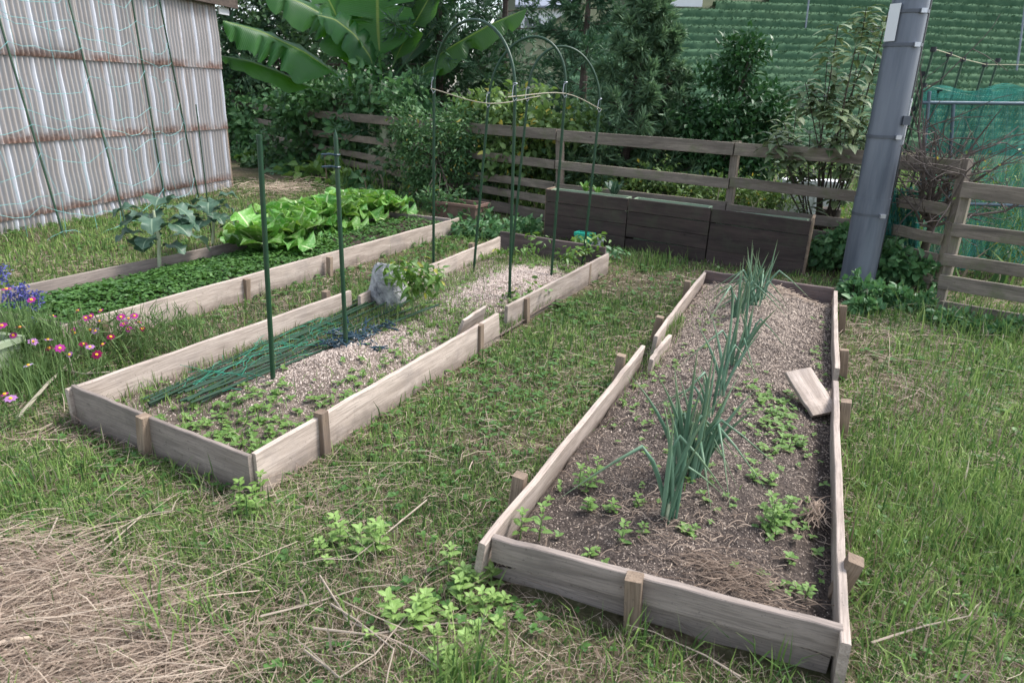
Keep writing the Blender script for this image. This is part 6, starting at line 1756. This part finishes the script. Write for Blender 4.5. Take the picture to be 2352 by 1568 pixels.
m.tube([kp + V3(-.02, -.02, 0), kp + V3(0.02, -.02, .02), kp + V3(.0, -.02, .03), kp + V3(-.01, -0.02, -0.02)], 0.012, 6)
me = m.mesh('climbing_net'); M = origin_at(me, ptops[1][0])
o = obj('climbing_net', me, M_['cyan'], M=M); tag(o, 'wide-meshed cyan climbing net strung over the leaning poles', 'net')

# ================================================================== right: net enclosure, bare shrub
YN = FY(2214) + 0.75
M_['shade_net'] = None
mt, nt = mat_new('green_shade_net'); b = NB(nt)
v = b.obvec(False)
n1 = b.noise(b.obvec(False, (3, 3, 0.6)), 2.0, 4, 0.6); 
cc = b.ramp(n1, [(0.3, (0.02, 0.12, 0.10)), (0.52, (0.04, 0.24, 0.20)), (0.72, (0.10, 0.42, 0.36))])
wx = b.math('SINE', b.math('MULTIPLY', b.n('ShaderNodeSeparateXYZ', {0: v}).outputs[0], 420.0)); wz = b.math('SINE', b.math('MULTIPLY', b.n('ShaderNodeSeparateXYZ', {0: v}).outputs[2], 420.0))
hole = b.math('MULTIPLY', b.sstep(wx, 0.0, 0.4), b.sstep(wz, 0.0, 0.4))
fac = b.math('SUBTRACT', 0.74, b.math('MULTIPLY', hole, 0.75))
p = b.n('ShaderNodeBsdfPrincipled', {'Base Color': cc, 'Roughness': 0.5}); tl = b.n('ShaderNodeBsdfTranslucent', {'Color': cc})
sh = b.n('ShaderNodeMixShader', {0: 0.4, 1: p.outputs[0], 2: tl.outputs[0]}); tp = b.n('ShaderNodeBsdfTransparent')
b.out(b.n('ShaderNodeMixShader', {0: fac, 1: tp.outputs[0], 2: sh.outputs[0]}).outputs[0]); M_['shade_net'] = mt
enc = thing('net_enclosure', V3(AT(2240, 300, YN).x, YN, 0), 'garden frame draped with turquoise shade net behind the slatted panel', 'net enclosure')
def net_sheet(px0, px1, pyt, pyb, Y, seed, fold=0.03, dz=0.0, Yr=0.0):
    r = np.random.default_rng(seed); nx, nz = 60, 12
    V = np.zeros((nz, nx, 3))
    for i in range(nz):
        for j in range(nx):
            f = j / (nx - 1); g = i / (nz - 1)
            p = AT(px0 + (px1 - px0) * f, pyt[0] + (pyt[1] - pyt[0]) * f, Y + Yr * f); q_ = AT(px0 + (px1 - px0) * f, pyb, Y + Yr * f)
            q = lerp(p, q_, g); q.z = max(q.z, 0.02)
            V[i, j] = (q.x + 0.3 * fold * math.sin(j * 2.1 + i * 0.2), q.y + fold * math.sin(j * 1.3 + 0.3 * math.sin(i * 0.8)), q.z + 0.02 * math.sin(j * 0.7) * (1 - g))
    m = MB(); m.grid(V); return m
net_sheet(2118, 2520, (212, 200), 640, YN, 1).build('net', M_['shade_net'], enc, True)
net_sheet(2030, 2110, (440, 430), 600, YN - 0.35, 2, 0.03).build('net', M_['shade_net'], enc, True)
# folded top edge
V = np.array([[tuple(AT(2118 + 402 * f, 205 - 12 * f, YN - 0.03) + V3(0, -0.01, 0.03 * math.sin(f * 17))) , tuple(AT(2118 + 402 * f, 203 - 14 * f, YN + 0.9) + V3(0, 0, -0.14 + 0.04 * math.sin(f * 11)))] for f in np.linspace(0, 1, 30)])
m = MB(); m.grid(V); m.build('net_top', M_['shade_net'], enc, True)
M_['pipe'] = plain('grey_blue_pipe', (0.10, 0.14, 0.17), 0.4, 0.3)
for (a, b_) in (((2118, 236), (2520, 240)), ((2135, 210), (2095, 640)), ((2190, 240), (2165, 640)), ((2460, 240), (2470, 700)), ((2210, 468), (2520, 478))):
    m = MB(); p, q = AT(a[0], a[1], YN - 0.05), AT(b_[0], b_[1], YN - 0.05); q.z = max(q.z, -0.05); m.tube([p, q], 0.016, 8); m.build('frame_pipe', M_['pipe'], enc, True)
for k, (x, y, yb, Yo) in enumerate(((2144, 114, 330, 0.1), (2180, 125, 260, 0.3), (2212, 137, 230, 0.6), (2262, 149, 220, 0.9), (2292, 139, 215, 1.2), (2120, 170, 330, 0.15))):
    p = AT(x, y, YN + Yo); base = V3(p.x - 0.12, p.y, 0)
    t = thing('net_support_pole', base, 'dark pole with a black cap rising over the turquoise net', 'pole', 'capped poles over the net')
    m = MB(); m.tube([base, p], 0.011, 7); m.build('shaft', M_['green_pole'], t, True)
    m = MB(); m.tube([p - V3(0, 0, 0.02), p + V3(0, 0, 0.02)], 0.026, 8); m.build('cap', M_['black'], t, True)
    q = p - V3(0.01, 0, 0.30); m = MB(); m.tube([q - V3(0, 0, 0.02), q + V3(0, 0, 0.02)], 0.024, 8); m.build('cap', M_['black'], t, True)
M_['rope'] = plain('beige_cord', (0.40, 0.36, 0.24), 0.8)
for k, dz in enumerate((0.0, -0.30)):
    m = MB(); pts = [AT(x, y, YN + Yo) + V3(0, -0.02, dz) for (x, y, Yo) in ((2144, 114, 0.1), (2180, 125, 0.3), (2212, 137, 0.6), (2262, 149, 0.9))] + [AT(2420, 150, YN + 1.0) + V3(0, 0, dz)]
    m.tube(pts, 0.004, 5); me = m.mesh('cord'); M = origin_at(me, pts[0])
    o = obj('cord', me, M_['rope'], M=M); tag(o, ['upper beige cord strung between the capped poles', 'lower beige cord strung between the capped poles'][k], 'cord')
# bare shrub
r = np.random.default_rng(33)
sb = np.array(G(2112, 648)); 
bs = thing('bare_shrub', sb, 'bare twiggy shrub with arching branches beside the utility pole', 'shrub')
m = MB()
j0 = np.array(AT(2140, 520, sb[1])); j1 = np.array(AT(2128, 470, sb[1]))
m.tube([sb - [0, 0, .05], np.array(AT(2118, 590, sb[1])), j0, j1], [0.045, 0.04, 0.032, 0.022], 8)
m.build('trunk', M_['bark'], bs, True)
m = MB()
for (ex, ey, dy) in ((2300, 250, -0.3), (2370, 330, -0.5), (2340, 290, 0.2), (2120, 250, 0.1), (2160, 230, 0.3), (2080, 330, 0), (2200, 330, -0.4), (2260, 360, -0.5), (2180, 380, -0.3), (2060, 430, -0.1), (2230, 300, 0.2), (2290, 390, -0.4), (2110, 350, -0.3), (2150, 300, 0), (2400, 400, -0.3), (2085, 400, -0.25), (2240, 430, -0.4), (2050, 360, 0.2), (2110, 120, 0.2)):
    e = np.array(AT(ex, ey, sb[1] + dy)); o_ = j0 if r.random() < 0.5 else j1
    mid = (o_ + e) / 2 + r.normal(size=3) * 0.06
    pts = [o_, (o_ + mid) / 2 + r.normal(size=3) * 0.03, mid, (mid + e) / 2 + r.normal(size=3) * 0.03, e]
    m.tube(pts, [0.016, 0.013, 0.010, 0.007, 0.003], 5, caps=False)
    for q in range(5):
        s0 = pts[1 + q % 3]; d = unit(e - s0 + r.normal(size=3) * 0.5)
        branchy(m, s0.copy(), d, 0.30 * (0.6 + r.random()), 0.006, 1, r, 0.6, 0.05, 3, 3)
m.build('branches', M_['grey_twig'], bs)
n = 90; A = Acc()
C = np.array(AT(2290, 420, sb[1] - 0.3)) + r.normal(size=(n, 3)) * [0.25, 0.15, 0.2]
A.add(*leaf_cards(C, r.normal(size=(n, 3)), r.normal(size=(n, 3)), 0.04, 0.02, 'diamond', 0.1, 0.1, None, r)); obj('leaves', A.mesh('leaves'), M_['yellow_vine'], bs, kind='stuff')
# things glimpsed behind the fence
c = AT(1900, 500, FY(1900) + 0.9); c.z = 0
m = MB(); m.tube([c + V3(0.02, 0, -0.05), c + V3(0, 0, 0.2), c + V3(0, 0, 0.42)], [0.15, 0.13, 0.13], 14); me = m.mesh('tree_stump', True)
o = obj('tree_stump', me, M_['bark'], M=origin_at(me, c)); tag(o, 'short cut tree stump behind the fence rails', 'stump')
c = AT(1870, 480, FY(1870) + 1.3); c.z = 0
m = MB(); m.box((-0.35, 0, 0), (0.3, 0.25, 0.62)); m.box((-0.38, -0.02, 0.622), (0.33, 0.27, 0.66)); m.box((-0.02, -0.012, 0.05), (0.0, -0.001, 0.6))
o = m.build('storage_box', M_['white_wall'], None, False, Matrix.Translation(c)); tag(o, 'pale weathered storage box behind the fence and stump', 'box')

# rough weeds on the ground beyond the fence
A = Acc(); n = 26000
X = RNG.uniform(-3, 16, n); Y = RNG.uniform(5.2, 24, n)
fa, fb = np.array(FP[3])[:2], np.array(FP[5])[:2]
beyond = (fb[0] - fa[0]) * (Y - fa[1]) - (fb[1] - fa[1]) * (X - fa[0]) > 0.25
X, Y = X[beyond], Y[beyond]; n = len(X)
P = np.stack([X, Y, -np.clip((Y - 14) / 30, 0, 1) * 1.2 - 0.03], -1)
A.add(*blades(P, (0.25 + 0.35 * RNG.random(n)) * (0.6 + 0.8 * fbm(X * 0.9, Y * 0.9)), 0.02 + 0.02 * RNG.random(n), np.clip(0.45 + 0.3 * RNG.normal(size=n), 0, 1), (RNG.random(n) < 0.15).astype(float), RNG, 0.7))
obj('rough_weeds', A.mesh('rough_weeds'), M_['grass'], kind='stuff', label='rough tall weeds covering the ground beyond the rail fence', cat='weeds')
